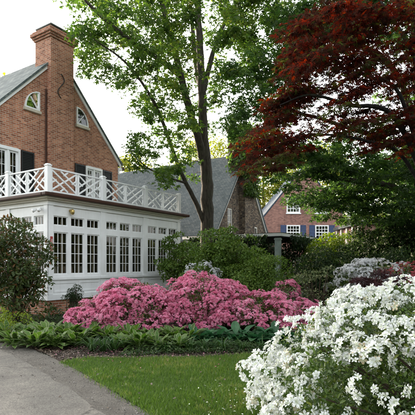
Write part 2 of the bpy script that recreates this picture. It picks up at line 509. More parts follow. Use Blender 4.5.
L['strap'] = leaf_mat('strap_leaf', [(0, (.02, .05, .014)), (.5, (.035, .085, .02)), (1, (.06, .115, .025))], .3)
L['cover'] = leaf_mat('cover_leaf', [(0, (.018, .042, .012)), (.5, (.035, .07, .018)), (1, (.07, .11, .03))], .3)
L['grass'] = leaf_mat('grass_blade', [(0, (.045, .09, .014)), (.5, (.082, .148, .023)), (.9, (.125, .20, .034)), (1, (.23, .23, .07))], .35)
L['chip'] = leaf_mat('bark_chip', [(0, (.03, .02, .014)), (.5, (.07, .048, .032)), (.85, (.12, .085, .06)), (1, (.22, .17, .12))], 0)
L['pebble'] = leaf_mat('gravel_grit', [(0, (.04, .036, .032)), (.5, (.08, .072, .064)), (.9, (.14, .125, .11)), (1, (.22, .2, .17))], 0)
L['dogwood'] = leaf_mat('variegated_shrub_leaf', [(0, (.05, .08, .025)), (.6, (.12, .15, .06)), (1, (.28, .28, .15))], .35)
L['red_shrub'] = leaf_mat('maroon_leaf', [(0, (.022, .010, .012)), (.6, (.05, .016, .018)), (1, (.10, .025, .024))], .3)
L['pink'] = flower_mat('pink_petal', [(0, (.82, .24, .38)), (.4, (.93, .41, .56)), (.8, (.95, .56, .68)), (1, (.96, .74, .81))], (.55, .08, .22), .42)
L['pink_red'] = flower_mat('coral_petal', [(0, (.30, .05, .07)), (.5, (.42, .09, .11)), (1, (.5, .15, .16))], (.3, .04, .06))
L['white_petal'] = flower_mat('white_petal', [(0, (.42, .34, .22)), (.06, (.66, .66, .62)), (.3, (.72, .74, .75)), (1, (.82, .82, .83))], (.62, .68, .46), .3)
L['lilac'] = flower_mat('pale_petal', [(0, (.66, .68, .70)), (.6, (.76, .78, .80)), (1, (.86, .86, .86))], (.45, .45, .45))

# ------------------------------------------------------------------ world, sun, camera
SUN_AZ = math.atan2(-.62, .78); SUN_EL = math.radians(16)
w = bpy.data.worlds.new('World'); scene.world = w; w.use_nodes = True
nt = w.node_tree; nt.nodes.clear()
sky = nt.nodes.new('ShaderNodeTexSky'); sky.sky_type = 'NISHITA'; sky.sun_disc = False
sky.sun_elevation = SUN_EL; sky.sun_rotation = SUN_AZ; sky.dust_density = 4.0; sky.air_density = 1.2; sky.ozone_density = 1.0
hs = nt.nodes.new('ShaderNodeHueSaturation'); hs.inputs['Saturation'].default_value = .22
bg = nt.nodes.new('ShaderNodeBackground'); bg.inputs['Strength'].default_value = .15
wo = nt.nodes.new('ShaderNodeOutputWorld')
nt.links.new(sky.outputs[0], hs.inputs['Color']); nt.links.new(hs.outputs[0], bg.inputs[0]); nt.links.new(bg.outputs[0], wo.inputs[0])
sl = bpy.data.lights.new('sun', 'SUN'); sl.energy = 2.4; sl.angle = math.radians(.6); sl.color = (1, .80, .55)
so = bpy.data.objects.new('sun', sl); COL.objects.link(so)
tosun = Vector((math.sin(SUN_AZ) * math.cos(SUN_EL), math.cos(SUN_AZ) * math.cos(SUN_EL), math.sin(SUN_EL)))
so.rotation_euler = (-tosun).to_track_quat('-Z', 'Y').to_euler()
so.location = (-20, 20, 30)
cam = bpy.data.cameras.new('camera'); co = bpy.data.objects.new('camera', cam); COL.objects.link(co)
cam.sensor_width = 36; cam.lens = 36 * F / 415; cam.shift_y = (HOR - 207.5) / 415
cam.clip_start = .05; cam.clip_end = 3000
co.location = (0, 0, EYE); co.rotation_euler = (PI / 2, 0, 0)
scene.camera = co
scene.view_settings.view_transform = 'Standard'; scene.view_settings.look = 'None'
scene.view_settings.exposure = 2.7; scene.view_settings.gamma = 1
scene.cycles.use_denoising = True
scene.cycles.max_bounces = 8; scene.cycles.diffuse_bounces = 4; scene.cycles.transparent_max_bounces = 12
scene.cycles.sample_clamp_indirect = 6

# ------------------------------------------------------------------ ground
def sheet(name, pts, z, mat):
    rg = np.random.default_rng(len(name) + len(pts))
    out = []
    for i in range(len(pts)):
        a, b = np.array(pts[i], float), np.array(pts[(i + 1) % len(pts)], float)
        l = np.linalg.norm(b - a); k = max(1, min(60, int(l / .2))) if l < 4 else 1
        nv = np.array((-(b - a)[1], (b - a)[0])) / max(l, 1e-6)
        for j in range(k):
            out.append(a + (b - a) * j / k + nv * (rg.normal(0, .012) if k > 1 else 0))
    mb = MB(); mb.quad(*[(p[0], p[1], z) for p in out])
    return props(mb.build(name, mat), kind='structure')

U = np.array((.545, .839, 0)); U /= np.linalg.norm(U)
V = np.array((-U[1], U[0], 0))
gm = MB(); gm.quad((-400, -200, -.004), (400, -200, -.004), (400, 600, -.004), (-400, 600, -.004))
props(gm.build('ground', M['earth']), kind='structure')

def g2(px, py): return tuple(G(px, py)[:2])
outer = [(-14, 9.6), (-8, 9.1), (-5.5, 8.85), g2(0, 343), g2(22, 346), g2(45, 354), g2(60, 361.5), g2(80, 372), g2(110, 390), g2(150, 415), (0.15, 3.0), (1.2, .6), (2.2, -2)]
inner = [(-14, 9.2), (-8, 8.7), (-5.5, 8.3), g2(0, 350), g2(22, 360), g2(45, 374), g2(75, 393), g2(105, 415), (-.5, 2.8), (.4, .4), (1.3, -2)]
sheet('driveway', inner + [(-14, -2)], .008, M['asphalt'])
sheet('path_verge', outer + [(1.3, -2), (-14, -2)], .004, M['verge'])
lawn_pts = [g2(60, 362.5), g2(85, 358.5), g2(140, 359), g2(180, 358.5), g2(220, 357), g2(262, 354.5), g2(300, 352), (3.2, 7.6), (9, 7.3), (12, 5), (12, -2), (2.25, -2), (1.25, .6), (.2, 3.0), g2(150.6, 414.5), g2(111, 389.5), g2(81, 371.5)]
sheet('lawn', lawn_pts, .006, M['turf'])
bed = [(-14, 9.7), (-8, 9.2), (-5.5, 8.9)] + [g2(0, 342.6), g2(22, 345.6), g2(45, 353.6), g2(59, 361.5), g2(85, 357.9), g2(140, 358.4), g2(180, 357.9), g2(220, 356.4), g2(262, 353.9), g2(300, 351.4), (3.2, 7.7), (9, 7.4), (12, 9), (12, 14), (0, 22), (-14, 16)]
sheet('planting_bed', bed, .002, M['mulch'])

def in_poly(pts, poly):
    x, y = pts[:, 0], pts[:, 1]
    inside = np.zeros(len(pts), bool)
    n = len(poly)
    for i in range(n):
        x0, y0 = poly[i]; x1, y1 = poly[(i + 1) % n]
        c = ((y0 > y) != (y1 > y)) & (x < (x1 - x0) * (y - y0) / (y1 - y0 + 1e-12) + x0)
        inside ^= c
    return inside

# lawn blades
rng = np.random.default_rng(5)
pt = np.stack([rng.uniform(-2.6, 5, 330000), rng.uniform(3.3, 7.9, 330000)], 1)
edge = pt + rng.normal(0, .05, pt.shape)
pt = pt[in_poly(edge, lawn_pts)]
keep = rng.random(len(pt)) < .62 + .38 * np.clip((7 - pt[:, 1]) / 3, 0, 1)
pt = pt[keep]
pos = np.c_[pt, np.full(len(pt), .004)]
patch = np.sin(pt[:, 0] * 2.1 + np.sin(pt[:, 1] * 1.7)) * np.sin(pt[:, 1] * 2.7 + 1.3 * np.sin(pt[:, 0] * 1.3))
dd = runit(rng, len(pos)) * .55; dd[:, 2] = 1
nn = runit(rng, len(pos)); nn[:, 2] *= .2
T_BLADE = (np.array([(0, .06, 0), (0, -.06, 0), (.55, .045, .05), (.55, -.045, .05), (1, 0, .22)], float), np.array([(0, 1, 2), (2, 1, 3), (2, 3, 4)]), np.zeros(5))
go = leaf_obj('grass', [scatter(T_BLADE, pos, dd, nn, rng.uniform(.026, .066, len(pos)) * (1 + .28 * patch), rng, np.clip(rng.beta(2.2, 2.2, len(pos)) + .16 * patch + np.where(np.sin(pt[:, 0] * 9.3 + 2 * np.sin(pt[:, 1] * 7.1)) * np.sin(pt[:, 1] * 8.7 + 2 * np.sin(pt[:, 0] * 5.9)) > .62, .28, 0), 0, 1))], L['grass'], kind='stuff')
# chips on the bed front, grit on the verge
def chips(name, x0, x1, y0, y1, n, poly, size, mat, seed, z):
    r = np.random.default_rng(seed)
    p = np.stack([r.uniform(x0, x1, n), r.uniform(y0, y1, n)], 1)
    p = p[in_poly(p, poly)]
    pos = np.c_[p, z + r.uniform(0, .012, len(p))]
    d = runit(r, len(p)); d[:, 2] *= .35
    nn = runit(r, len(p)) * .6; nn[:, 2] += 1
    t = (np.array([(-.5, -.22, 0), (.5, -.16, .05), (.45, .2, .12), (-.4, .25, .1), (0, 0, .3)], float), np.array([(0, 1, 4), (1, 2, 4), (2, 3, 4), (3, 0, 4)]), np.zeros(5))
    return leaf_obj(name, [scatter(t, pos, d, nn, r.uniform(*size, len(p)), r)], mat, kind='stuff')
chips('bark_chips', -5.6, 3.3, 7.0, 9.6, 16000, bed, (.015, .05), L['chip'], 8, .004)
chips('gravel', -5.6, 1, 2.5, 9.2, 15000, outer + inner[::-1], (.008, .024), L['pebble'], 9, .006)
# ------------------------------------------------------------------ building pieces
def win(fr, s0, s1, z0, z1, k, cols, rows, parent, mat=None, fw=.05, mw=.018, depth=.05, name='window', label=None, meet=False):
    """sash + muntins (part) with its glass (sub-part); k = outer plane"""
    mat = mat or M['white']
    mb = MB()
    mb.box(fr, s0, s0 + fw, k, k + depth, z0, z1); mb.box(fr, s1 - fw, s1, k, k + depth, z0, z1)
    mb.box(fr, s0 + fw, s1 - fw, k, k + depth, z0, z0 + fw); mb.box(fr, s0 + fw, s1 - fw, k, k + depth, z1 - fw, z1)
    a, b, c, d = s0 + fw, s1 - fw, z0 + fw, z1 - fw
    for i in range(1, cols):
        x = a + (b - a) * i / cols
        mb.box(fr, x - mw / 2, x + mw / 2, k + .010, k + depth - .010, c, d)
    for j in range(1, rows):
        z = c + (d - c) * j / rows
        ww = mw * (2. if meet and j * 2 == rows else 1)
        mb.box(fr, a, b, k + .012, k + depth - .012, z - ww / 2, z + ww / 2)
    o = mb.build(name, mat, parent)
    if label: o['label'] = label
    g = MB(); g.quad(fr.pt(a - .005, k + depth * .5, c - .005), fr.pt(b + .005, k + depth * .5, c - .005), fr.pt(b + .005, k + depth * .5, d + .005), fr.pt(a - .005, k + depth * .5, d + .005))
    if fr.flip: g.f = [q[::-1] for q in g.f]          # the glass faces outwards
    g.build('pane', M['glass'], o)
    return o

def wall_open(mb, fr, s0, s1, z0, z1, k0, k1, openings):
    """solid wall slab s0..s1 x z0..z1 with rectangular openings (a,b,c,d)"""
    xs = sorted({s0, s1, *[o[0] for o in openings], *[o[1] for o in openings]})
    zs = sorted({z0, z1, *[o[2] for o in openings], *[o[3] for o in openings]})
    for j in range(len(zs) - 1):
        run = None
        for i in range(len(xs) - 1):
            cx, cz = (xs[i] + xs[i + 1]) / 2, (zs[j] + zs[j + 1]) / 2
            hole = any(o[0] < cx < o[1] and o[2] < cz < o[3] for o in openings)
            if not hole:
                run = (run[0], xs[i + 1]) if run else (xs[i], xs[i + 1])
            if (hole or i == len(xs) - 2) and run:
                mb.box(fr, run[0], run[1], k0, k1, zs[j], zs[j + 1]); run = None

def shutter(fr, s0, s1, z0, z1, k, parent, mat):
    mb = MB()
    t = .05
    mb.box(fr, s0, s0 + t, k - .045, k - .003, z0, z1); mb.box(fr, s1 - t, s1, k - .045, k - .003, z0, z1)
    zm = (z0 + z1) / 2
    for a, b in ((z0, z0 + t * 1.6), (zm - t * .7, zm + t * .7), (z1 - t * 1.4, z1)):
        mb.box(fr, s0 + t, s1 - t, k - .042, k - .004, a, b)
    for a, b in ((z0 + t * 1.6, zm - t * .7), (zm + t * .7, z1 - t * 1.4)):
        n = max(3, int((b - a) / .06))
        for i in range(n):
            z = a + (b - a) * (i + .5) / n
            mb.quad(fr.pt(s0 + t, k - .036, z - .03), fr.pt(s1 - t, k - .036, z - .03), fr.pt(s1 - t, k - .012, z + .03), fr.pt(s0 + t, k - .012, z + .03))
    mb.box(fr, s0 + t, s1 - t, k - .009, k - .006, z0 + t, z1 - t)
    return mb.build('shutter', mat, parent)

# ------------------------------------------------------------------ main brick house with the sunroom
C0 = np.array(((48 - CX) / F * 13.0, 13.0, 0.0))
H = Frame(C0, U, V)
HL = Frame(C0, V, U)          # left sunroom face: s runs along V, k into the room along U
house = empty('brick_house', C0, 'red brick gabled house with corner chimney and a white glazed sunroom under a roof terrace', 'house')
SL, SD = 6.56, 4.0            # sunroom length along U and depth along V
ZB, ZS, ZW0, ZW1, ZT0, ZT1, ZF, ZC = .48, 1.10, 1.23, 2.53, 2.73, 3.02, 3.46, 3.66

mb = MB()
mb.box(H, .03, SL - .03, .03, .25, -.05, ZB); mb.box(HL, .25, SD, .03, .25, -.05, ZB); mb.box(H, SL - .25, SL - .03, .25, SD, -.05, ZB)
mb.build('foundation', M['brick'], house)

bays = [(.2, 2.04), (2.36, 4.20), (4.52, 6.36)]
lbays = [(.2, 1.88), (2.14, 3.82)]
def thirds(a, b, gap=.115):
    wv = (b - a - 2 * gap) / 3
    return [(a + i * (wv + gap), a + i * (wv + gap) + wv) for i in range(3)]
wl = MB()
opn = [(a, b, ZW0, ZW1) for B in bays for a, b in thirds(*B)] + [(a, b, ZT0, ZT1) for B in bays for a, b in thirds(*B)]
wall_open(wl, H, 0, SL, ZB, ZF, 0, .12, opn)
opl = [(a, b, ZW0, ZW1) for B in lbays for a, b in thirds(*B)] + [(a, b, ZT0, ZT1) for B in lbays for a, b in thirds(*B)]
wall_open(wl, HL, .12, SD, ZB, ZF, 0, .12, [o if o[0] > .12 else (max(o[0], .13), *o[1:]) for o in opl])
wl.box(H, SL - .12, SL, .12, SD, ZB, ZF)
wl.build('sunroom_wall', M['white'], house)
tm = MB()
for fr, ln, B in ((H, SL, bays), (HL, SD, lbays)):
    e = .02 if fr is H else 0
    # pilasters
    edges = [0] + [x for b in B for x in b] + [ln]
    for i in range(0, len(edges), 2):
        a, b = edges[i], edges[i + 1]
        tm.box(fr, a + (.03 if i else -.03), b - (.03 if i + 2 < len(edges) else -(.03 if fr is H else 0)), -.03, -.002, ZB + .16, ZF - .14)
    # sill, water table, transom bar, frieze moulding
    x0 = -.06 if fr is H else 0
    tm.box(fr, -.07, ln + (.07 if fr is H else 0), -.075 - e * .1, -.031, ZS - .03, ZS + .035)
    tm.box(fr, -.055, ln + (.055 if fr is H else 0), -.06 - e * .1, -.001, ZB - .02, ZB + .14)
    tm.box(fr, -.045, ln + (.045 if fr is H else 0), -.045 - e * .1, -.032, ZF - .135, ZF - .09)
    # raised panel frames below the sill
    for a, b in B:
        for c, d in ((a - .0, (a + b) / 2 - .04), ((a + b) / 2 + .04, b + .0)):
            z0, z1 = ZB + .2, ZS - .1
            t = .05
            tm.box(fr, c, d, -.018, -.001, z0, z0 + t); tm.box(fr, c, d, -.018, -.001, z1 - t, z1)
            tm.box(fr, c, c + t, -.018, -.001, z0 + t, z1 - t); tm.box(fr, d - t, d, -.018, -.001, z0 + t, z1 - t)
tm.build('sunroom_trim', M['white'], house)
for fr, B in ((H, bays), (HL, lbays)):
    for b_ in B:
        for a, b in thirds(*b_):
            if fr is HL: a = max(a, .13)
            win(fr, a, b, ZW0, ZW1, .03, 3, 4, house, fw=.035)
            win(fr, a, b, ZT0, ZT1, .03, 3, 1, house, fw=.03, name='transom_window')
# room inside
rm = MB(); rm.box(H, .25, SL - .12, .25, SD - .001, ZB - .02, ZB + .03); rm.build('sunroom_floor', M['wood_floor'], house)
iw = MB(); iw.box(H, .26, SL - .13, SD - .03, SD - .004, ZB + .03, ZF - .06); iw.build('interior_wall', M['plaster'], house)
rc = MB(); rc.box(H, .12, SL - .12, .12, SD - .001, ZF - .06, ZF); rc.build('sunroom_ceiling', M['plaster'], house)
# cornice: soffit board, brown gutter
cm = MB()
cm.box(H, -.10, SL + .10, -.10, SD, ZF, ZF + .05)
cm.box(H, -.2, SL + .2, -.2, SD, ZF + .05, ZF + .09)
cm.build('cornice', M['cream'], house)
gm_ = MB()
gm_.box(H, -.32, SL + .32, -.32, -.12, ZF + .09, ZC); gm_.box(HL, -.12, SD, -.32, -.12, ZF + .09, ZC)
gm_.box(H, SL + .12, SL + .32, -.12, SD, ZF + .09, ZC)
gm_.build('gutter', M['copper'], house, bevel=.03)
dk = MB(); dk.box(H, -.12, SL + .12, -.12, SD - .001, ZF + .09, ZC - .03); dk.build('terrace_deck', M['lead'], house)
# terrace railing
railing_posts = [.0, 2.2, 4.36, 6.5]
ZR = 4.50
rl = MB()
def chip(mb, fr, a, b, z0, z1, kk, mirror):
    t = .045
    k0, k1 = kk, kk + .03
    mb.box(fr, a, a + t, k0 - .004, k1 + .004, z0, z1); mb.box(fr, b - t, b, k0 - .004, k1 + .004, z0, z1)
    w_, h_ = b - a, z1 - z0
    def X(f): return a + w_ * (1 - f if mirror else f)
    def bar(f0, g0, f1, g1, dk=0):
        mb.bar(fr, X(f0), z0 + h_ * g0, X(f1), z0 + h_ * g1, k0 + dk, k1 + dk, .044)
    bar(.02, .98, .98, .02)                    # full falling diagonal
    bar(.02, .02, .46, .47, .002); bar(.54, .53, .98, .98, .002)
    bar(.36, .98, .98, .36, .001); bar(.02, .64, .64, .02, .001)
    bar(.02, .36, .20, .54, .003); bar(.36, .02, .52, .20, .003)
    bar(.80, .46, .98, .64, .003); bar(.48, .80, .64, .98, .003)
for fr, posts in ((H, railing_posts), (HL, [.0, 2.0, 3.95])):
    kk = -.02
    for i in range(len(posts) - 1):
        a, b = posts[i] + .07, posts[i + 1] - .07
        rl.box(fr, a, b, kk - .015, kk + .045, ZR - .09, ZR - .045)
        rl.box(fr, a, b, kk - .005, kk + .035, ZC + .06, ZC + .11)
        mid = (a + b) / 2
        chip(rl, fr, a + .03, mid - .02, ZC + .11, ZR - .09, kk, False)
        chip(rl, fr, mid + .02, b - .03, ZC + .11, ZR - .09, kk, True)
rail = rl.build('terrace_railing', M['white'], house)
for fr, posts in ((H, railing_posts), (HL, [2.0, 3.95])):
    for s in posts:
        pm = MB()
        pm.box(fr, s - .07, s + .07, -.07, .07, ZC - .04, ZR - .01); pm.box(fr, s - .085, s + .085, -.085, .085, ZR - .01, ZR + .02)
        pm.box(fr, s - .06, s + .06, -.06, .06, ZR + .02, ZR + .05)
        pm.build('post', M['white'], rail)

# gable block behind
GW, ZE, ZP, GK = 6.95, 6.50, 10.15, SD
mid_s = GW / 2
slope = (ZP - ZE) / mid_s
doors = [(.78, 1.72, 3.7, 5.92), (4.98, 5.92, 3.7, 5.92)]
gw = MB()
wall_open(gw, H, 0, GW, -.05, ZE, GK, GK + .3, doors)
gw.prism(H, [(0, ZE), (GW, ZE), (mid_s, ZP)], GK, GK + .3)
KL = 14.0  # unseen rear length, drawn out to keep the sun off the driveway
gw.box(H, 0, .3, GK + .3, GK + KL, -.05, ZE); gw.box(H, GW - .3, GW, GK + .3, GK + KL, -.05, ZE)
gw.box(H, .3, GW - .3, GK + KL - .3, GK + KL, -.05, ZE)
gw.prism(H, [(.0, ZE), (GW, ZE), (mid_s, ZP)], GK + KL - .3, GK + KL)
gw.build('gable_wall', M['brick'], house)
fl = MB(); fl.box(H, .3, GW - .3, GK + .3, GK + KL - .3, 3.3, 3.5); fl.build('upper_floor', M['wood_floor'], house)
rf = MB()
oh, ov, th = .22, .12, .075
for sg in (0, 1):
    def S(x): return x if sg == 0 else GW - x
    poly = [(S(-oh), ZE - oh * slope + .04), (S(mid_s), ZP + .04), (S(mid_s), ZP + .04 + th * 1.3), (S(-oh - .02), ZE - oh * slope + .04 + th * 1.2)]
    rf.prism(H, poly, GK - ov, GK + KL + ov)
roof = rf.build('roof', M['slate'], house)
rk = MB()
for sg in (0, 1):
    def S(x): return x if sg == 0 else GW - x
    poly = [(S(-.18), ZE - .18 * slope - .10), (S(mid_s), ZP - .12), (S(mid_s), ZP + .035), (S(-.18), ZE - .18 * slope + .035)]
    rk.prism(H, poly, GK - .07, GK - .004)
rk.box(H, GW + .004, GW + .24, GK - .07, GK + KL, ZE - .42, ZE - .30)
rk.box(H, GW + .004, GW + .10, GK - .05, GK + KL, ZE - .62, ZE - .42)
rk.build('rake_board', M['white'], house)
gt = MB(); gt.box(H, GW + .24, GW + .36, GK - .1, GK + KL, ZE - .38, ZE - .24); gt.build('gutter', M['copper'], house)
# chimney
cs0, cs1, ck0, ck1, ZCH = 2.92, 4.06, GK - .28, GK + .72, 10.72
ch = MB()
ch.box(H, cs0, cs1, ck0, GK - .002, 3.5, 9.0); ch.box(H, cs0, cs1, ck0, ck1, 9.0, ZCH)
for i, (d, z0, z1) in enumerate(((.05, .0, .08), (.10, .08, .16), (.15, .16, .30), (.09, .30, .38))):
    ch.box(H, cs0 - d, cs1 + d, ck0 - d, ck1 + d, ZCH + z0, ZCH + z1)
chim = ch.build('chimney', M['brick'], house)
cc = MB(); cc.box(H, cs0 + .12, cs1 - .12, ck0 + .12, ck1 - .12, ZCH + .38, ZCH + .46); cc.box(H, cs0 + .0, cs1 - .0, ck0 + .0, ck1 - .0, ZCH + .50, ZCH + .55)
for a in (cs0 + .2, cs1 - .28):
    for b in (ck0 + .2, ck1 - .28): cc.box(H, a, a + .08, b, b + .08, ZCH + .46, ZCH + .50)
cc.build('chimney_cap', M['lead'], chim)
an = MB()
pts = []
cs = (cs0 + cs1) / 2 - .10
for i in range(25):
    t = i / 24
    pts.append(H.pt(cs + .20 * math.sin(t * 2 * PI) * (1 if t < .5 else 1) * (.55 + .9 * abs(t - .5)), ck0 - .04, 8.35 + 1.0 * (1 - t)))
an.tube(pts, [.02] * 25, 6); an.build('iron_anchor', M['iron'], chim, smooth=True)
# dark tube standing in for the shadow line left of the chimney breast
ds = MB(); ds.tube([H.pt(cs0 - .06, GK - .06, 3.7), H.pt(cs0 - .06, GK - .06, 8.6)], [.035, .035], 8); ds.build('chimney_shadow_strip', M['copper'], house)
# quarter-round attic windows
for cxs, sgn in ((2.58, -1), (4.42, 1)):
    R, zq, kf = .66, 7.62, GK
    outer_, inner_ = [], []
    for i in range(13):
        a = PI / 2 * i / 12
        outer_.append((cxs + sgn * R * math.cos(a), zq + R * 1.15 * math.sin(a)))
        inner_.append((cxs + sgn * (.06 + (R - .12) * math.cos(a)), zq + .06 + (R * 1.15 - .12) * math.sin(a)))
    q = MB()
    for i in range(12):
        q.prism(H, [outer_[i], outer_[i + 1], inner_[i + 1], inner_[i]], kf - .07, kf - .003)
    q.prism(H, [(cxs, zq), outer_[0], inner_[0], (cxs + sgn * .06, zq + .06)], kf - .07, kf - .003)
    q.prism(H, [(cxs, zq), (cxs + sgn * .06, zq + .06), inner_[-1], outer_[-1]], kf - .07, kf - .003)
    q.bar(H, cxs + sgn * .06, zq + .06, cxs + sgn * (.04 + (R - .15) * .7), zq + (R * 1.15 - .1) * .72, kf - .06, kf - .03, .03)
    aw = q.build('attic_window', M['white'], house)
    g = MB(); g.quad(*[H.pt(s, kf - .030, z) for s, z in ([(cxs + sgn * .06, zq + .06)] + inner_)]); g.build('pane', M['glass'], aw)
    bk = MB(); bk.quad(*[H.pt(s, kf - .006, z) for s, z in ([(cxs + sgn * .06, zq + .06)] + inner_)]); bk.build('dark_backing', M['black'], aw)  # black sheet stands in for the unlit attic behind the glass
    lm = MB(); lm.box(H, min(cxs, cxs + sgn * R) - .05, max(cxs, cxs + sgn * R) + .05, kf - .10, kf - .002, zq - .11, zq - .004); lm.build('sill', M['limestone'], aw)
# French doors on the terrace
for a, b, z0, z1 in doors:
    m_ = (a + b) / 2
    cs_ = MB(); t = .09
    cs_.box(H, a - .02, a + .06, GK - .04, GK + .14, z0, z1); cs_.box(H, b - .06, b + .02, GK - .04, GK + .14, z0, z1)
    cs_.box(H, a + .06, b - .06, GK - .04, GK + .14, z1 - .10, z1 + .02); cs_.box(H, m_ - .035, m_ + .035, GK - .02, GK + .12, z0, z1 - .10)
    fd = cs_.build('door_frame', M['white'], house)
    win(H, a + .06, m_ - .035, z0, z1 - .10, GK + .03, 2, 4, fd, fw=.07, name='door_leaf')
    win(H, m_ + .035, b - .06, z0, z1 - .10, GK + .03, 2, 4, fd, fw=.07, name='door_leaf')
    ln = MB(); ln.box(H, a - .15, b + .15, GK - .012, GK - .002, z1 + .03, z1 + .27); ln.build('lintel', M['brick'], house)
    shutter(H, a - .62, a - .06, z0 + .05, z1, GK, house, M['black']); shutter(H, b + .06, b + .62, z0 + .05, z1, GK, house, M['black'])
    cu = MB()
    for c, d in ((a + .1, m_ - .08), (m_ + .08, b - .1)):
        n = 8
        for i in range(n):
            x0, x1 = c + (d - c) * i / n, c + (d - c) * (i + 1) / n
            cu.quad(H.pt(x0, GK + .36 + .05 * (i % 2), z0 + .1), H.pt(x1, GK + .36 + .05 * ((i + 1) % 2), z0 + .1), H.pt(x1, GK + .36 + .05 * ((i + 1) % 2), z1), H.pt(x0, GK + .36 + .05 * (i % 2), z1))
    cu.build('curtain_streak', M['curtain_streak'], fd)

def single(name, mb, mat, loc, label, cat, group=None, **k):
    return props(mb.build(name, mat, None, loc, **k), label, cat, group)

# small fittings on the sunroom
fl_ = empty('floodlight', HL.pt(.32, -.04, 3.22), 'small white twin floodlight under the sunroom gutter beside its corner', 'floodlight')
b = MB(); b.tube([HL.pt(.32, -.035, 3.22), HL.pt(.32, -.06, 3.22)], [.055, .055], 12); b.build('base_plate', M['white'], fl_)
for dx in (-.1, .1):
    b = MB(); b.tube([HL.pt(.32 + dx * .3, -.06, 3.22), HL.pt(.32 + dx, -.10, 3.20), HL.pt(.32 + dx * 1.2, -.13, 3.18), HL.pt(.32 + dx * 1.4, -.20, 3.15)], [.015, .025, .042, .06], 12)
    b.build('lamp_head', M['white'], fl_, smooth=True)
wl_ = empty('wall_lamp', H.pt(.80, -.03, 3.2), 'little brass lantern on the white frieze over the first sunroom windows', 'lamp')
b = MB(); b.tube([H.pt(.80, -.032, 3.22), H.pt(.80, -.06, 3.22), H.pt(.80, -.13, 3.20)], [.05, .03, .02], 10); b.build('bracket', M['brass'], wl_)
b = MB(); b.tube([H.pt(.80, -.13, 3.27), H.pt(.80, -.13, 3.22), H.pt(.80, -.13, 3.11), H.pt(.80, -.13, 3.09)], [.015, .075, .055, .02], 10); b.build('lantern', M['brass'], wl_, smooth=True)
b = MB(); b.box(H, .05, .13, -.062, -.035, 1.85, 2.38)
th_ = empty('thermometer', H.pt(.09, -.035, 1.85), 'narrow red thermometer board on the sunroom corner post', 'thermometer')
b.build('board', M['red'], th_, bevel=.008)
b = MB(); b.box(H, .082, .098, -.068, -.0625, 1.92, 2.30); b.build('glass_tube', M['white'], th_)

# ------------------------------------------------------------------ stone cottage with steep slate roof
A0 = np.array((2.50, 30.0, 0))
HC = Frame(A0, U, V)
cot = empty('stone_cottage', A0, 'steep gabled stone cottage with slate roof and broad ivied chimney behind the tall tree', 'house')
hw, ze, zp = 3.9, 3.3, 8.85
sl2 = (zp - ze) / hw
b = MB()
wall_open(b, HC, -hw, hw, -.05, ze, 0, .35, [(-2.2, -1.55, 2.6, 3.5)])
b.prism(HC, [(-hw, ze), (-2.2, ze), (-2.2, ze + 2.4), ], 0, .35)
b.prism(HC, [(-2.2, 5.2), (-1.55, 5.2), (-1.55, ze + (hw - 1.55) * sl2), (-2.2, ze + (hw - 2.2) * sl2)], 0, .35)
b.prism(HC, [(-1.55, ze), (hw, ze), (0, zp), (-1.55, ze + (hw - 1.55) * sl2)], 0, .35)
b.box(HC, -hw, -hw + .35, .35, 13, -.05, ze); b.box(HC, hw - .35, hw, .35, 13, -.05, ze); b.box(HC, -hw + .35, hw - .35, 12.65, 13, -.05, ze)
b.prism(HC, [(-hw, ze), (hw, ze), (0, zp)], 12.65, 13)
b.build('wall', M['stone'], cot)
b = MB()
for sg in (-1, 1):
    b.prism(HC, [(sg * (hw + .35), ze - .35 * sl2 + .04), (0, zp + .04), (0, zp + .30), (sg * (hw + .38), ze - .35 * sl2 + .2)], -.15, 13.2)
b.build('roof', M['slate_pale'], cot)
b = MB()
for sg in (-1, 1):
    b.prism(HC, [(sg * (hw + .33), ze - .33 * sl2 - .1), (0, zp - .12), (0, zp + .03), (sg * (hw + .33), ze - .33 * sl2 + .03)], -.10, -.004)
b.build('rake_board', M['white'], cot)
b = MB(); b.box(HC, -.65, .75, -.45, -.004, -.05, 8.0); b.box(HC, -.65, .75, -.45, .9, 8.0, 10.6); b.box(HC, -.73, .83, -.53, .98, 10.6, 10.8)
chim2 = b.build('chimney', M['stone'], cot)
b = MB(); b.tube([HC.pt(.05, .2, 10.8), HC.pt(.05, .2, 11.2)], [.17, .14], 10); b.build('chimney_pot', M['copper'], chim2)
win(HC, -2.2, -1.55, 2.6, 5.2, .05, 2, 6, cot, M['cream'], fw=.07)
win(HC, 1.35, 1.95, 2.2, 4.2, -.045, 2, 5, cot, M['cream'], fw=.07)
# pale roofed side wing of the cottage, running to the left behind the tree
wing = Frame(HC.pt(-hw - 2.6, 6, 0), V, U)   # ridge along V
b = MB(); b.box(wing, 0, 12, 0, 6, -.05, 2.9); b.build('wing_wall', M['stone'], cot)
b = MB()
b.quad(wing.pt(-.3, -.5, 2.7), wing.pt(12.3, -.5, 2.7), wing.pt(12.3, 3.2, 5.2), wing.pt(-.3, 3.2, 5.2))
b.quad(wing.pt(-.3, 6.9, 2.7), wing.pt(-.3, 3.2, 5.2), wing.pt(12.3, 3.2, 5.2), wing.pt(12.3, 6.9, 2.7))
b.quad(wing.pt(-.29, 0, 2.9), wing.pt(-.29, 3.2, 5.18), wing.pt(-.29, 6.4, 2.9))
b.build('wing_roof', M['slate_pale'], cot)

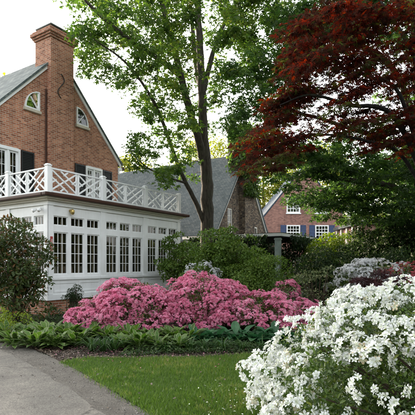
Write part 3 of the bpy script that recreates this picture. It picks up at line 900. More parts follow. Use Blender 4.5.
# ------------------------------------------------------------------ rose brick house with blue shutters
B0 = np.array((5.2, 45.0, 0))
HB = Frame(B0, nrm(np.array((1, .04, 0))), nrm(np.array((-.04, 1, 0))))
bh = empty('rose_brick_house', B0, 'rose brick gabled house with white sash windows and blue shutters beyond the porch', 'house')
bw_, be, bp = 9.8, 5.6, 11.7
b = MB()
wins = [(3.0, 4.42, 4.1, 5.59), (6.0, 7.42, 4.1, 5.59)]
wtop = [(3.0, 4.42, 6.85, 8.37), (6.0, 7.42, 6.85, 8.37)]
wall_open(b, HB, 0, bw_, -.05, be, 0, .3, wins)
bsl = (bp - be) / (bw_ / 2)
hp = bw_ / 2
b.prism(HB, [(0, be), (bw_, be), (hp, bp)], 9.7, 10)
def sz(x): return be + min(x, bw_ - x) * bsl
b.prism(HB, [(0, be), (3.0, be), (3.0, sz(3.0))], 0, .3)
b.prism(HB, [(7.42, be), (bw_, be), (7.42, sz(7.42))], 0, .3)
b.prism(HB, [(4.42, be), (6.0, be), (6.0, sz(6.0)), (hp, bp), (4.42, sz(4.42))], 0, .3)
for c, d in ((3.0, 4.42), (6.0, 7.42)):
    b.prism(HB, [(c, be), (d, be), (d, 6.85), (c, 6.85)], 0, .3)
    b.prism(HB, [(c, 8.37), (d, 8.37), (d, sz(d)), (c, sz(c))], 0, .3)
b.box(HB, 0, .3, .3, 10, -.05, be); b.box(HB, bw_ - .3, bw_, .3, 10, -.05, be); b.box(HB, .3, bw_ - .3, 9.7, 10, -.05, be)
b.build('wall', M['brick_far'], bh)
b = MB()
for sg in (0, 1):
    def S(x): return x if sg == 0 else bw_ - x
    b.prism(HB, [(S(-.3), be - .3 * bsl + .02), (S(bw_ / 2), bp + .02), (S(bw_ / 2), bp + .22), (S(-.32), be - .3 * bsl + .18)], -.05, 10.2)
b.build('roof', M['slate_blue'], bh)
b = MB(); b.box(HB, -7, -.31, 3.0, 9, -.05, 4.2); b.build('side_wall', M['brick_far'], bh)
b = MB(); b.quad(HB.pt(-7.3, 2.5, 4.0), HB.pt(-.02, 2.5, 4.0), HB.pt(-.02, 6, 8.0), HB.pt(-7.3, 6, 8.0)); b.quad(HB.pt(-7.3, 6, 8.0), HB.pt(-.02, 6, 8.0), HB.pt(-.02, 9.5, 4.0), HB.pt(-7.3, 9.5, 4.0)); b.build('side_roof', M['slate_blue'], bh)
for (a, c, d, e) in wtop + wins:
    wn = win(HB, a, c, d, e, -.03, 4, 4, bh, M['white'], fw=.12, mw=.05, depth=.12, meet=True)
    if d < 6:
        shutter(HB, a - .62, a - .04, d, e, 0, bh, M['blue']); shutter(HB, c + .04, c + .62, d, e, 0, bh, M['blue'])
    s_ = MB(); s_.box(HB, a - .08, c + .08, -.12, -.031, d - .12, d - .003); s_.build('sill', M['white'], wn)
# sunlit brick outbuilding at the right
O0 = np.array((11.9, 33.5, 0))
HO = Frame(O0, (1, 0, 0), (0, 1, 0))
ob = empty('brick_outbuilding', O0, 'sunlit brick outbuilding with pale upright strips, glimpsed between shrubs at the far side', 'outbuilding')
b = MB(); b.box(HO, 0, 7, 0, 6.2, -.05, 4.6); b.build('wall', M['brick_far'], ob)
b = MB(); b.box(HO, -.35, 7.2, -.2, 6.5, 4.6, 4.85); b.build('roof', M['roof_dark'], ob)
for k in (.25, 1.7, 3.2, 4.7, 6.0):
    b = MB(); b.box(HO, -.16, -.003, k, k + .28, -.05, 4.6); b.build('pale_strip', M['cream'], ob)  # cream upright strips for the vertical stripes on this wall

# ------------------------------------------------------------------ open porch
P0 = np.array((3.08, 19.0, 0))
HP = Frame(P0, U, V)
po = empty('garden_porch', P0, 'dark flat roofed garden porch with a pale fascia on grey square posts', 'porch')
zt = 2.72
b = MB()
b.box(HP, -.2, 5.2, -.25, -.21, zt + .04, zt + .18); b.box(HP, -.25, -.21, -.25, 5.0, zt + .04, zt + .18)
b.build('fascia', M['white'], po)
b = MB()
b.quad(HP.pt(-.3, -.3, zt + .19), HP.pt(5.3, -.3, zt + .19), HP.pt(2.5, 2.5, zt + .38))
b.quad(HP.pt(5.3, -.3, zt + .19), HP.pt(5.3, 5.1, zt + .19), HP.pt(2.5, 2.5, zt + .38))
b.quad(HP.pt(5.3, 5.1, zt + .19), HP.pt(-.3, 5.1, zt + .19), HP.pt(2.5, 2.5, zt + .38))
b.quad(HP.pt(-.3, 5.1, zt + .19), HP.pt(-.3, -.3, zt + .19), HP.pt(2.5, 2.5, zt + .38))
b.box(HP, -.2, 5.2, -.2, 5.0, zt, zt + .17)
b.build('roof', M['roof_dark'], po)
for s, k in ((0, 0), (5.0, 0), (0, 4.8), (5, 4.8)):
    b = MB(); b.box(HP, s - .11, s + .11, k - .11, k + .11, -.02, zt - .02); b.box(HP, s - .13, s + .13, k - .13, k + .13, zt - .12, zt - .05); b.box(HP, s - .14, s + .14, k - .14, k + .14, -.02, .2)
    b.build('post', M['porch'], po)
b = MB(); b.box(HP, .11, 4.9, -.03, .03, .98, 1.06); b.box(HP, .11, 4.9, -.03, .03, .18, .25)
for i in range(24): b.box(HP, .25 + i * .195, .29 + i * .195, -.015, .015, .25, .98)
b.build('railing', M['porch'], po)
b = MB(); b.box(HP, -.1, 5.1, -.1, 4.9, -.03, .08); b.build('floor', M['lead'], po)
b = MB(); b.box(HP, 0, 5.1, 4.92, 5.05, .0, zt - .02); b.build('rear_wall', M['porch'], po)

# ------------------------------------------------------------------ vegetation builders
def clump_surface(rng, c, r, n_cl, cr, per, low=-.2, flat=.75, shell=(.72, 1.0)):
    """points and outward normals on a lumpy mound: clumps spread over an ellipsoid"""
    d = runit(rng, n_cl * 14)
    wt = np.linalg.norm(d / np.asarray(r), axis=1)          # even spread over the ellipsoid's area
    d = d[(d[:, 2] > low) & (rng.random(len(d)) < wt * min(r))][:n_cl]
    cc = np.asarray(c) + d * np.asarray(r) * rng.uniform(*shell, (len(d), 1))
    rr = rng.uniform(.65, 1.3, len(d)) * cr
    n = (rng.uniform(.7, 1.3, len(d)) * per).astype(int)
    idx = np.repeat(np.arange(len(d)), n)
    q = nrm(runit(rng, len(idx)) + d[idx] * .75 + np.array((0, 0, .35)))
    p = cc[idx] + q * rr[idx, None] * np.array((1, 1, flat)) * rng.uniform(.8, 1.08, (len(idx), 1))
    ok = p[:, 2] > .04
    return p[ok], q[ok], cc, idx[ok]

def stems_mb(base, cc, rng, n, r0=.02, r1=.006):
    mb = MB()
    sel = rng.choice(len(cc), min(n, len(cc)), replace=False)
    base = np.asarray(base, float)
    for i in sel:
        b0 = base + np.array((rng.normal(0, .07), rng.normal(0, .07), 0))
        e = cc[i]; m_ = b0 * .5 + e * .5 + np.array((rng.normal(0, .06), rng.normal(0, .06), -.05))
        ts = np.linspace(0, 1, 6)[:, None]
        pts = (1 - ts) ** 2 * b0 + 2 * ts * (1 - ts) * m_ + ts ** 2 * e
        mb.tube(pts, np.linspace(r0, r1, 6), 5)
    return mb

def shrub(name, label, cat, base, r, cz, n_cl, cr, per, leafm, ls, seed, tmpl=T_LEAF, group=None, low=-.25, inner=.35, flat=.75, lw=.6, stems=24, shell=(.55, 1.16)):
    """leafy shrub > foliage, stems"""
    rng = np.random.default_rng(seed)
    base = np.array((base[0], base[1], 0.0))
    root = empty(name, base, label, cat, group)
    c = base + np.array((0, 0, cz))
    p, q, cc, idx = clump_surface(rng, c, r, n_cl, cr, per, low, flat, shell)
    d = nrm(q * .55 + runit(rng, len(p)) * .8 + np.array((0, 0, .0)))
    n = nrm(q * .6 + np.array((0, 0, lw)) + runit(rng, len(p)) * .4)
    tone = rng.normal(0, .13, len(cc))
    rr = np.clip(rng.beta(2, 2, len(p)) + tone[idx], 0, 1)
    parts = [scatter(tmpl, p, d, n, rng.uniform(.7, 1.25, len(p)) * ls, rng, rr)]
    ni = int(len(p) * inner)
    pi = c + runit(rng, ni) * np.asarray(r) * rng.uniform(.2, .85, (ni, 1)); ok = pi[:, 2] > .04; pi = pi[ok]
    parts.append(scatter(tmpl, pi, runit(rng, len(pi)), runit(rng, len(pi)), ls * 1.2, rng))
    leaf_obj('foliage', parts, leafm, root)
    stems_mb(base, cc, rng, stems).build('stems', M['stem'], root)
    return root

def azalea(name, label, base, r, cz, n_cl, cr, per, petal, leafm, fs, ls, seed, tmpl, group=None, low=-.15, leafn=1.0, flat=.7, cover=1.0, stems=22, shell=(.75, 1.0), truss=None, cat='shrub', cluster=3, facez=.35):
    """flowering shrub > blossoms, foliage, stems: blossoms sit in small trusses on the clumps"""
    rng = np.random.default_rng(seed)
    base = np.array((base[0], base[1], 0.0))
    root = empty(name, base, label, cat, group)
    c = base + np.array((0, 0, cz))
    p, q, cc, idx = clump_surface(rng, c, r, n_cl, cr, per, low, flat, shell)
    # foliage beneath the flowers
    lp, lq, lc, li = clump_surface(rng, c, np.asarray(r) * .97, int(n_cl * 1.5), cr, max(4, int(per * leafn)), low - .25, flat, (.55, 1.0))
    tone = rng.normal(0, .14, len(lc))
    d = nrm(lq * .6 + runit(rng, len(lp)) * .8); n = nrm(lq * .6 + np.array((0, 0, .6)) + runit(rng, len(lp)) * .4)
    leaf_obj('foliage', [scatter(T_LEAF, lp, d, n, rng.uniform(.7, 1.3, len(lp)) * ls, rng, np.clip(rng.beta(2, 2, len(lp)) + tone[li], 0, 1))], leafm, root)
    # trusses
    keep = rng.random(len(p)) < cover
    p, q, idx = p[keep], q[keep], idx[keep]
    k = cluster
    pp = np.repeat(p, k, 0); qq = np.repeat(q, k, 0)
    off = runit(rng, len(pp)) * fs * 1.1
    off -= qq * (np.sum(off * qq, 1, keepdims=True)) * .6
    pp = pp + off + qq * fs * .35
    nn = nrm(qq + runit(rng, len(pp)) * .55 + off / fs * .35 + np.array((0, 0, facez)))
    xx = nrm(np.cross(nn, runit(rng, len(pp))))
    ct = rng.normal(0, .12, len(cc))
    rr = np.clip(rng.beta(2, 2, len(pp)) + ct[np.repeat(idx, k)], 0, 1)
    ok = pp[:, 2] > .03
    pp, xx, nn, rr = pp[ok], xx[ok], nn[ok], rr[ok]
    sz = rng.uniform(.62, 1.2, len(pp)) * fs
    leaf_obj('blossoms', [x for x in (scatter(tm, pp[i::len(tmpl)], xx[i::len(tmpl)], nn[i::len(tmpl)], sz[i::len(tmpl)], rng, rr[i::len(tmpl)]) for i, tm in enumerate(tmpl))], petal, root)
    stems_mb(base, cc, rng, stems, .022, .006).build('stems', M['stem'], root)
    return root

def tree(name, label, limbs, clusters, leafm, ls, per, spread, seed, tmpl=T_MAPLE, bark=None, droop=.35, group=None, cat='tree', br=.05, tiltn=.55, tone_sd=.13, slant=0):
    """limbs: list of (points, radii); clusters: (N,3). > trunk (limbs and twigs in one), crown"""
    rng = np.random.default_rng(seed)
    base = np.array(limbs[0][0][0], float)
    root = empty(name, (base[0], base[1], 0), label, cat, group)
    mb = MB()
    nodes, nrad = [], []
    for pts, rad in limbs:
        pts = np.array(pts, float); rad = np.array(rad, float)
        # Catmull-Rom resample
        P_ = np.vstack([2 * pts[0] - pts[1], pts, 2 * pts[-1] - pts[-2]])
        out, ro = [], []
        for i in range(len(pts) - 1):
            for t in np.linspace(0, 1, 6)[:-1]:
                a, b_, c, d = P_[i], P_[i + 1], P_[i + 2], P_[i + 3]
                out.append(.5 * (2 * b_ + (c - a) * t + (2 * a - 5 * b_ + 4 * c - d) * t * t + (3 * b_ - a - 3 * c + d) * t ** 3))
                ro.append(rad[i] * (1 - t) + rad[i + 1] * t)
        out.append(pts[-1]); ro.append(rad[-1])
        out = np.array(out)
        jit = rng.normal(0, 1, out.shape) * np.array(ro)[:, None] * .07; jit[0] = 0
        out = out + jit
        mb.tube(out, ro, 10)
        nodes += list(out); nrad += list(ro)
    nodes = np.array(nodes); nrad = np.array(nrad)
    twig_nodes = nodes[nodes[:, 2] > nodes[:, 2].max() * .18]; twig_rad = nrad[nodes[:, 2] > nodes[:, 2].max() * .18]
    order = np.argsort([np.min(np.linalg.norm(twig_nodes - c, axis=1)) for c in clusters])
    for i in order:
        c = clusters[i]
        dv = twig_nodes - c
        cost = np.linalg.norm(dv, axis=1) + np.maximum(0, dv[:, 2]) * .8
        j = int(np.argmin(cost))
        s = twig_nodes[j]
        L_ = np.linalg.norm(c - s)
        if L_ < .05: continue
        mid = (s + c) / 2 + np.array((rng.normal(0, .08), rng.normal(0, .08), .16)) * L_
        ts = np.linspace(0, 1, 6)[:, None]
        pts = (1 - ts) ** 2 * s + 2 * ts * (1 - ts) * mid + ts ** 2 * c
        pts[1:-1] += rng.normal(0, .025 * L_, (4, 3))
        r0 = min(br * (.35 + .18 * L_), twig_rad[j] * .75)
        rad = np.linspace(r0, r0 * .3, 6)
        mb.tube(pts, rad, 5, cap=False)
        twig_nodes = np.vstack([twig_nodes, pts[2:]]); twig_rad = np.concatenate([twig_rad, rad[2:]])
    mb.build('trunk', bark or M['bark'], root, smooth=True)
    N = len(clusters)
    cnt = (rng.uniform(.5, 1.5, N) * per).astype(int)
    idx = np.repeat(np.arange(N), cnt)
    sp = np.asarray(spread) * rng.uniform(.7, 1.3, (N, 1))
    off = runit(rng, len(idx)) * (rng.random((len(idx), 1)) ** .5) * sp[idx]
    off[:, 2] -= droop * (off[:, 0] ** 2 + off[:, 1] ** 2) / np.maximum(sp[idx, 0], .05)
    off[:, 2] += slant * off[:, 0]
    p = clusters[idx] + off
    d = nrm(off * np.array((1, 1, .2)) + runit(rng, len(p)) * .5 * np.asarray(spread)[0] + np.array((0, 0, -.25)) * np.asarray(spread)[0])
    n = nrm(np.array((0, 0, 1)) + runit(rng, len(p)) * tiltn)
    tone = rng.normal(0, tone_sd, N)
    rr = np.clip(rng.beta(2, 2, len(p)) + tone[idx], 0, 1)
    leaf_obj('crown', [scatter(tmpl, p, d, n, rng.uniform(.7, 1.25, len(p)) * ls, rng, rr)], leafm, root)
    return root

def sample_region(rng, poly, n, y0, y1, gaps=()):
    """cluster centres filling a volume of the crown"""
    poly = np.array(poly, float)
    out = []
    while len(out) < n:
        q = rng.uniform(poly.min(0), poly.max(0), (n * 3, 2))
        q = q[in_poly(q, [tuple(p) for p in poly])]
        for gx, gy, gr in gaps:
            q = q[(q[:, 0] - gx) ** 2 + (q[:, 1] - gy) ** 2 > gr * gr]
        for a in q:
            out.append(P(a[0], a[1], rng.uniform(y0, y1)))
    return np.array(out[:n])

# ------------------------------------------------------------------ hostas and strap-leaved plants
def arched_leaves(rng, n, L0, L1, width, rise, droop, prof, cols=5, rows=7, fold=.18, wave=.0, r0=.04, upr=(.35, 1.2)):
    Vs, Fs, R, T = [], [], [], []
    b = 0
    prof = np.array(prof, float)
    for i in range(n):
        az = i * 2.39996 + rng.normal(0, .25)
        el = rng.uniform(*upr)
        L_ = rng.uniform(L0, L1)
        t = np.linspace(0, 1, rows)
        hx = r0 * rng.uniform(.3, 1) + L_ * t * math.cos(el) + L_ * droop * .35 * t ** 2
        hz = L_ * t * math.sin(el) * rise - L_ * droop * t ** 2.2 * rng.uniform(.6, 1.3)
        wv = np.interp(t, np.linspace(0, 1, len(prof)), prof) * width * L_ * rng.uniform(.85, 1.15)
        y = np.linspace(-1, 1, cols)
        X = np.repeat(hx[:, None], cols, 1); Yv = wv[:, None] * y[None]
        Z = hz[:, None] + fold * wv[:, None] * np.abs(y)[None] + wave * wv[:, None] * np.sin(t[:, None] * 11 + i) * np.abs(y)[None] ** 2
        ca, sa = math.cos(az), math.sin(az)
        v = np.stack([X * ca - Yv * sa, X * sa + Yv * ca, np.maximum(Z, .012)], -1).reshape(-1, 3)
        a = np.arange((rows - 1) * cols).reshape(rows - 1, cols)[:, :-1].ravel()
        f = np.stack([a, a + 1, a + cols + 1, a + cols], 1)
        Vs.append(v); Fs.append(f + b); b += len(v)
        R.append(np.full(len(v), rng.beta(2, 2))); T.append(np.tile(np.abs(y), rows))
    return np.concatenate(Vs), np.concatenate(Fs), np.concatenate(R), np.concatenate(T)

def clump_mesh(name, mat, seed, **k):
    v, f, r, t = arched_leaves(np.random.default_rng(seed), **k)
    me = np_mesh(name, v, [f], r, t, smooth=True)
    me.materials.append(mat)
    return me

HOSTA_PROF = [.07, .06, .06, .08, .5, .9, 1.0, .85, .5, .04]
var_meshes = [clump_mesh('hosta', L['hosta_var'], 40 + i, n=92, L0=.24, L1=.52, width=.115, rise=1.2, droop=.36, prof=HOSTA_PROF, wave=.12) for i in range(4)]
blue_meshes = [clump_mesh('hosta', L['hosta_blue'], 60 + i, n=52, L0=.26, L1=.54, width=.16, rise=1.15, droop=.34, prof=[.05, .05, .05, .2, .75, 1.0, .98, .8, .5, .04], wave=.14, cols=7, rows=9, fold=.32, upr=(.12, 1.0)) for i in range(3)]
strap_meshes = [clump_mesh('daylily', L['strap'], 80 + i, n=60, L0=.35, L1=.62, width=.022, rise=1.25, droop=.75, prof=[.9, 1, 1, .9, .7, .4, .05], cols=3, rows=9, fold=.5, upr=(.75, 1.45), r0=.07) for i in range(3)]

def plant(me, name, xy, sc, rz, label, cat, group):
    o = bpy.data.objects.new(name, me); COL.objects.link(o)
    o.location = (xy[0], xy[1], 0); o.scale = (sc, sc, sc * random.uniform(.92, 1.08)); o.rotation_euler = (0, 0, rz)
    return props(o, label, cat, group)

random.seed(3)
ORD = ['first', 'second', 'third', 'fourth', 'fifth', 'sixth', 'seventh', 'eighth', 'ninth', 'tenth', 'eleventh', 'twelfth', 'thirteenth', 'fourteenth']
def row(pxs, Y, meshes, sc, name, lab, cat, group, jit=.08):
    for i, px in enumerate(pxs):
        y = Y(px) + random.uniform(-jit, jit)
        x = (px - CX) / F * y
        plant(random.choice(meshes), name, (x, y), sc * random.uniform(.85, 1.15), random.uniform(0, 6.28), lab.format(ORD[i]), cat, group)
row([14, 36, 56, 76, 122, 140, 158, 178], lambda p: 8.25 - .002 * p, var_meshes, .88, 'hosta', '{} cream-edged hosta from the driveway, in the front row of the border', 'hosta', 'cream-edged hostas along the border')
row([8, 28, 48, 68, 88, 108, 130, 150, 172, 188], lambda p: 8.85 - .0015 * p, var_meshes, 1.0, 'hosta', '{} cream-edged hosta from the driveway, in the back row against the pink azaleas', 'hosta', 'cream-edged hostas along the border')
row([198, 216, 236, 256, 276, 294], lambda p: 8.55, blue_meshes, .95, 'hosta', '{} big blue-green hosta counted from the cream-edged ones, under the pink azaleas', 'hosta', 'blue-green hostas under the azaleas')
row([206, 246, 268, 306], lambda p: 8.95, blue_meshes, .85, 'hosta', '{} blue-green hosta of the rear row, tucked against the azalea stems', 'hosta', 'blue-green hostas under the azaleas')
row([92, 103, 114], lambda p: 7.72, strap_meshes, .85, 'daylily', '{} tuft of strap leaves from the driveway, at the lawn edge before the hostas', 'daylily', 'strap-leaved tufts along the lawn')
row([166, 190, 204, 222, 242, 262, 284], lambda p: 7.75 + (p - 190) * .001, strap_meshes, .62, 'daylily', '{} low strap-leaved tuft along the far part of the lawn edge', 'daylily', 'strap-leaved tufts along the lawn')

def cover(name, poly, n, h, ls, mat, seed, z0=.0):
    r = np.random.default_rng(seed)
    poly = np.array(poly)
    p = r.uniform(poly.min(0), poly.max(0), (n, 2)); p = p[in_poly(p, [tuple(a) for a in poly])]
    hh = h * (.5 + .5 * np.sin(p[:, 0] * 3 + np.sin(p[:, 1] * 4)) * np.sin(p[:, 1] * 3.3)) 
    pos = np.c_[p, z0 + r.uniform(0, 1, len(p)) * np.maximum(hh, .04)]
    d = runit(r, len(p)); d[:, 2] = np.abs(d[:, 2]) * .5
    nn = runit(r, len(p)) * .5 + np.array((0, 0, 1))
    return leaf_obj(name, [scatter(T_LEAF, pos, d, nn, r.uniform(.7, 1.3, len(p)) * ls, r)], mat, kind='stuff')
cover('ground_cover', [(-.6, 7.75), (1.6, 7.85), (3.6, 7.9), (6, 8), (6, 12), (3.5, 11), (2.4, 9.0), (.0, 8.2)], 16000, .16, .06, L['cover'], 11)
cover('ground_cover', [(-1.5, 7.25), (-.6, 7.42), (1.7, 7.6), (1.9, 8.2), (-.6, 8.0), (-1.4, 7.7)], 7000, .14, .05, L['cover'], 14)
cover('undergrowth', [(-5.5, 12.5), (-3, 10.6), (3, 11.3), (10, 11.5), (10, 26), (-1, 24), (-.8, 17)], 30000, .5, .11, L['cover'], 12)
cover('ivy_ground_cover', [(-5.6, 9.3), (-3.1, 8.9), (-3.1, 10.6), (-4.6, 12.6), (-6.2, 12)], 6000, .18, .06, L['cover'], 13)

# ------------------------------------------------------------------ shrubs
def X(px, Y): return (px - CX) / F * Y
AZG = 'pink azaleas massed in the border'
azalea('pink_azalea', 'broad pink azalea in front of the sunroom, nearest to its corner', (X(130, 9.9), 9.9), (.85, .75, .56), .50, 160, .19, 26, L['pink'], L['azalea'], .029, .05, 21, T_FLOWER_S, AZG, low=-.55, facez=.75, shell=(.66, 1.14))
azalea('pink_azalea', 'smaller pink azalea nearest the driveway, at the low end of the pink mass', (X(95, 9.6), 9.6), (.48, .5, .30), .32, 80, .16, 24, L['pink'], L['azalea'], .029, .05, 22, T_FLOWER_S, AZG, low=-.55, facez=.75, shell=(.66, 1.14))
azalea('pink_azalea', 'tallest pink azalea, rising at the end of the sunroom below the tall tree', (X(204, 10.4), 10.4), (.95, .8, .62), .56, 175, .20, 26, L['pink'], L['azalea'], .029, .05, 23, T_FLOWER_S, AZG, low=-.55, facez=.75, shell=(.66, 1.16))
azalea('pink_azalea', 'pink azalea sloping down above the blue-green hostas toward the white one', (X(262, 9.9), 9.9), (1.15, .65, .36), .40, 150, .18, 25, L['pink'], L['azalea'], .029, .05, 24, T_FLOWER_S, AZG, low=-.55, facez=.75, shell=(.66, 1.16))
azalea('pink_azalea', 'little upright pink azalea standing behind the pink mass before the porch post', (X(286, 10.9), 10.9), (.24, .24, .42), .68, 22, .15, 24, L['pink'], L['azalea'], .030, .05, 25, T_FLOWER_S, AZG)
# near white azalea
azalea('white_azalea', 'large white azalea in full bloom, close by at the edge of the lawn', (2.47, 3.8), (2.05, 1.3, .98), .41, 900, .15, 5, L['white_petal'], L['azalea'], .029, .042, 31, T_FLOWER, None, low=-.75, leafn=9, cover=.95, stems=45, cluster=4, shell=(.86, 1.03), facez=.05)
azalea('white_azalea', 'pale white azalea in the shade behind the pink mass, before the dark evergreens', (X(372, 10.8), 10.8), (.95, .75, .52), 1.0, 110, .17, 20, L['lilac'], L['azalea'], .027, .05, 32, T_FLOWER_S, None, shell=(.5, 1.2))
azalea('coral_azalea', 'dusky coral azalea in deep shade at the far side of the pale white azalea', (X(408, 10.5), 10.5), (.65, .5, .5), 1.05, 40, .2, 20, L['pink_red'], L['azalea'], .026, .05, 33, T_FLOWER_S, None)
shrub('maroon_shrub', 'low maroon weeping maple between the pale azalea and the near white azalea', 'shrub', (X(374, 9.4), 9.4), (.55, .5, .4), .85, 40, .2, 60, L['red_shrub'], .07, 34, T_JAP, flat=.45)
shrub('dogwood', 'thin variegated shrub with pale layered sprays behind the pink azaleas', 'shrub', (X(318, 11), 11), (.75, .6, .7), .75, 30, .22, 30, L['dogwood'], .07, 35, T_BROAD, flat=.25, inner=.05, shell=(.2, 1.2))
shrub('rhododendron', 'tall loose rhododendron with bronze tips by the sunroom corner', 'shrub', (X(17, 11.3), 11.3), (.82, .75, 1.5), 1.3, 150, .24, 38, L['rhodo'], .115, 36, T_LEAF, flat=.7, low=-.9, inner=.15, stems=40, shell=(.25, 1.12))
shrub('yellow_shrub', 'low yellow-green shrub beside the driveway below the rhododendron', 'shrub', (X(0, 9.3), 9.3), (.5, .4, .3), .22, 30, .16, 60, L['lime'], .045, 37)
shrub('boxwood', 'small dark upright boxwood against the sunroom foundation', 'shrub', (X(73, 12.3), 12.3), (.16, .16, .4), .55, 24, .12, 60, L['ever'], .04, 38)
SG = None
shrub('lilac_bush', 'tall mid-green bush under the tall tree, before the stone cottage', 'shrub', (X(228, 14.2), 14.2), (.95, .9, 1.2), 1.35, 90, .3, 90, L['shrub'], .085, 41, T_BROAD)
shrub('lilac_bush', 'green bush between the end of the sunroom and the tall tree', 'shrub', (X(187, 16.5), 16.5), (1.0, .8, 1.2), 1.25, 80, .3, 80, L['shrub'], .09, 42, T_BROAD)
shrub('spreading_bush', 'lower spreading green bush in front of the porch post', 'shrub', (X(258, 13.2), 13.2), (.95, .8, .8), .9, 80, .26, 90, L['shrub'], .075, 43)
azalea('white_shrub', 'small sparse white flowering shrub at the far end of the sunroom', (X(201, 13), 13), (.55, .45, .6), .95, 40, .2, 12, L['lilac'], L['shrub'], .035, .06, 44, T_FLOWER_S, None, cover=.6, leafn=4)
shrub('lime_bush', 'bright lime-green rounded bush beyond the end of the porch', 'shrub', (X(340, 19.5), 19.5), (1.35, 1.2, 1.25), 1.35, 110, .4, 90, L['lime'], .10, 45, T_BROAD)
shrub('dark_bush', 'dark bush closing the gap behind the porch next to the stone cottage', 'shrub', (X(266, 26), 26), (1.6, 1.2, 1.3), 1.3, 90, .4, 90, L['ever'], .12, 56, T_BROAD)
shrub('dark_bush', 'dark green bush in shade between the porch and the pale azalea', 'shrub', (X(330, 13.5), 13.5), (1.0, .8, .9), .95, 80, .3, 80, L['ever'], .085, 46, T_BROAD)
EG = 'dark evergreens along the side of the garden'
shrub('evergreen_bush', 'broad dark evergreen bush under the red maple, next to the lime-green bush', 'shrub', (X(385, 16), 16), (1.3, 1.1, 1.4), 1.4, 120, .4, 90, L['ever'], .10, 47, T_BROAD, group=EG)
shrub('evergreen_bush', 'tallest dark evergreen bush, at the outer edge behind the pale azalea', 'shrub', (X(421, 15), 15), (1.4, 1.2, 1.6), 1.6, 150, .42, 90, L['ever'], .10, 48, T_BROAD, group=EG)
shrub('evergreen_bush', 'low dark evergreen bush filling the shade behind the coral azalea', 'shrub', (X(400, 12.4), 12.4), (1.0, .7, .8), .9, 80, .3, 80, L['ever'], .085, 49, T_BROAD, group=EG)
# vines
def vine(name, label, boxes, n, ls, mat, seed):
    r = np.random.default_rng(seed)
    parts = []
    base = None
    for fr, s0, s1, k, z0, z1, th, cnt in boxes:
        s = r.uniform(s0, s1, cnt); z = r.uniform(z0, z1, cnt)
        kk = k - np.abs(r.normal(0, th, cnt)) * (.4 + .6 * np.abs(np.sin(s * 3.1 + z * 2.3)))
        p = fr.o + np.outer(s, fr.u) + np.outer(kk, fr.v) + np.outer(z, (0, 0, 1))
        if base is None: base = np.array((p[:, 0].mean(), p[:, 1].mean(), 0))
        nn = -fr.v + runit(r, cnt) * .7 + np.array((0, 0, .3)); d = runit(r, cnt) * .7 + np.array((0, 0, -.8))
        parts.append(scatter(T_BROAD, p, d, nn, r.uniform(.7, 1.3, cnt) * ls, r))
    root = empty(name, base, label, 'vine')
    leaf_obj('foliage', parts, mat, root)
    mb = MB()
    for fr, s0, s1, k, z0, z1, th, cnt in boxes:
        for i in range(5):
            s = r.uniform(s0, s1)
            mb.tube([fr.pt(s + r.normal(0, .08), k - .05, z0 + (z1 - z0) * t) for t in np.linspace(0, 1, 6)], np.linspace(.03, .012, 6), 5)
    mb.build('stems', M['stem'], root)
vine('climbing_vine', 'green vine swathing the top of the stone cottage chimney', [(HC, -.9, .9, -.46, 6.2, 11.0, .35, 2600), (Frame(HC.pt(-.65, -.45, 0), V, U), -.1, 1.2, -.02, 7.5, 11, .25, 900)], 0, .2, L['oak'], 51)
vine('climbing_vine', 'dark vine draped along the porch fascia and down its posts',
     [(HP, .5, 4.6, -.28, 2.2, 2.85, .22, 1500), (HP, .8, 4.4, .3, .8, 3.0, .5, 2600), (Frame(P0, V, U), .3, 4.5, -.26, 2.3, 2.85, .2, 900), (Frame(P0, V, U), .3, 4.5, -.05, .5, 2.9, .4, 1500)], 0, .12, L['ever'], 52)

# ------------------------------------------------------------------ trees
rng = np.random.default_rng(77)
def limb(pts, rad): return ([P(*p) for p in pts], rad)
D = 19.0
tr0 = P(208, 300, D); tr0[2] = -.1
big_limbs = [
    ([tr0, P(207.5, 285, D), P(207, 245, D), P(207, 200, D), P(206, 165, D), P(203, 130, D), P(202, 90, D), P(200, 50, D), P(198, 10, D), P(197, -40, D), P(198, -90, D)],
     [.42, .33, .285, .27, .25, .21, .18, .16, .14, .11, .05]),
    limb([(205, 168, D), (199, 140, D - .3), (190, 112, D - .8), (182, 80, D - 1.3), (172, 40, D - 1.8), (161, 0, D - 2.3), (150, -45, D - 2.8)], [.20, .17, .16, .14, .12, .09, .04]),
    limb([(206, 228, D), (197, 205, D - .4), (186, 183, D - .9), (176, 160, D - 1.4), (165, 128, D - 2), (150, 95, D - 2.8), (125, 62, D - 3.6), (95, 40, D - 4.2)], [.115, .10, .09, .08, .07, .055, .04, .02]),
    limb([(203, 100, D), (197, 70, D + .5), (193, 35, D + 1), (190, 0, D + 1.5), (184, -40, D + 2)], [.14, .12, .10, .08, .04]),
    limb([(203, 92, D), (211, 60, D + .3), (222, 28, D + .5), (240, 0, D + .8), (262, -30, D + 1)], [.13, .11, .09, .08, .04]),
    limb([(180, 75, D - 1.4), (160, 60, D - 2.4), (130, 40, D - 3.4), (100, 15, D - 4.2), (75, -10, D - 4.8)], [.12, .10, .08, .06, .03]),
    limb([(186, 183, D - .9), (170, 178, D - 1.6), (148, 168, D - 2.4), (128, 150, D - 3)], [.05, .04, .03, .012]),
]
polyA = [(64, -70), (60, 0), (74, 30), (74, 55), (80, 70), (108, 78), (122, 92), (134, 104), (140, 125), (128, 142), (130, 168), (172, 185), (203, 182), (213, 120), (224, 82), (250, 70), (258, 40), (284, 8), (296, -70)]
clA = sample_region(rng, polyA, 700, 13.5, 22.5, gaps=[(232, 54, 9), (142, 88, 7), (113, 50, 5), (225, 66, 8)])
q_ = CX + clA[:, 0] / clA[:, 1] * F
qy_ = HOR - (clA[:, 2] - EYE) / clA[:, 1] * F
clA = clA[~((qy_ > 125) & (q_ < 200) & (rng.random(len(clA)) < .45))]
q_ = CX + clA[:, 0] / clA[:, 1] * F
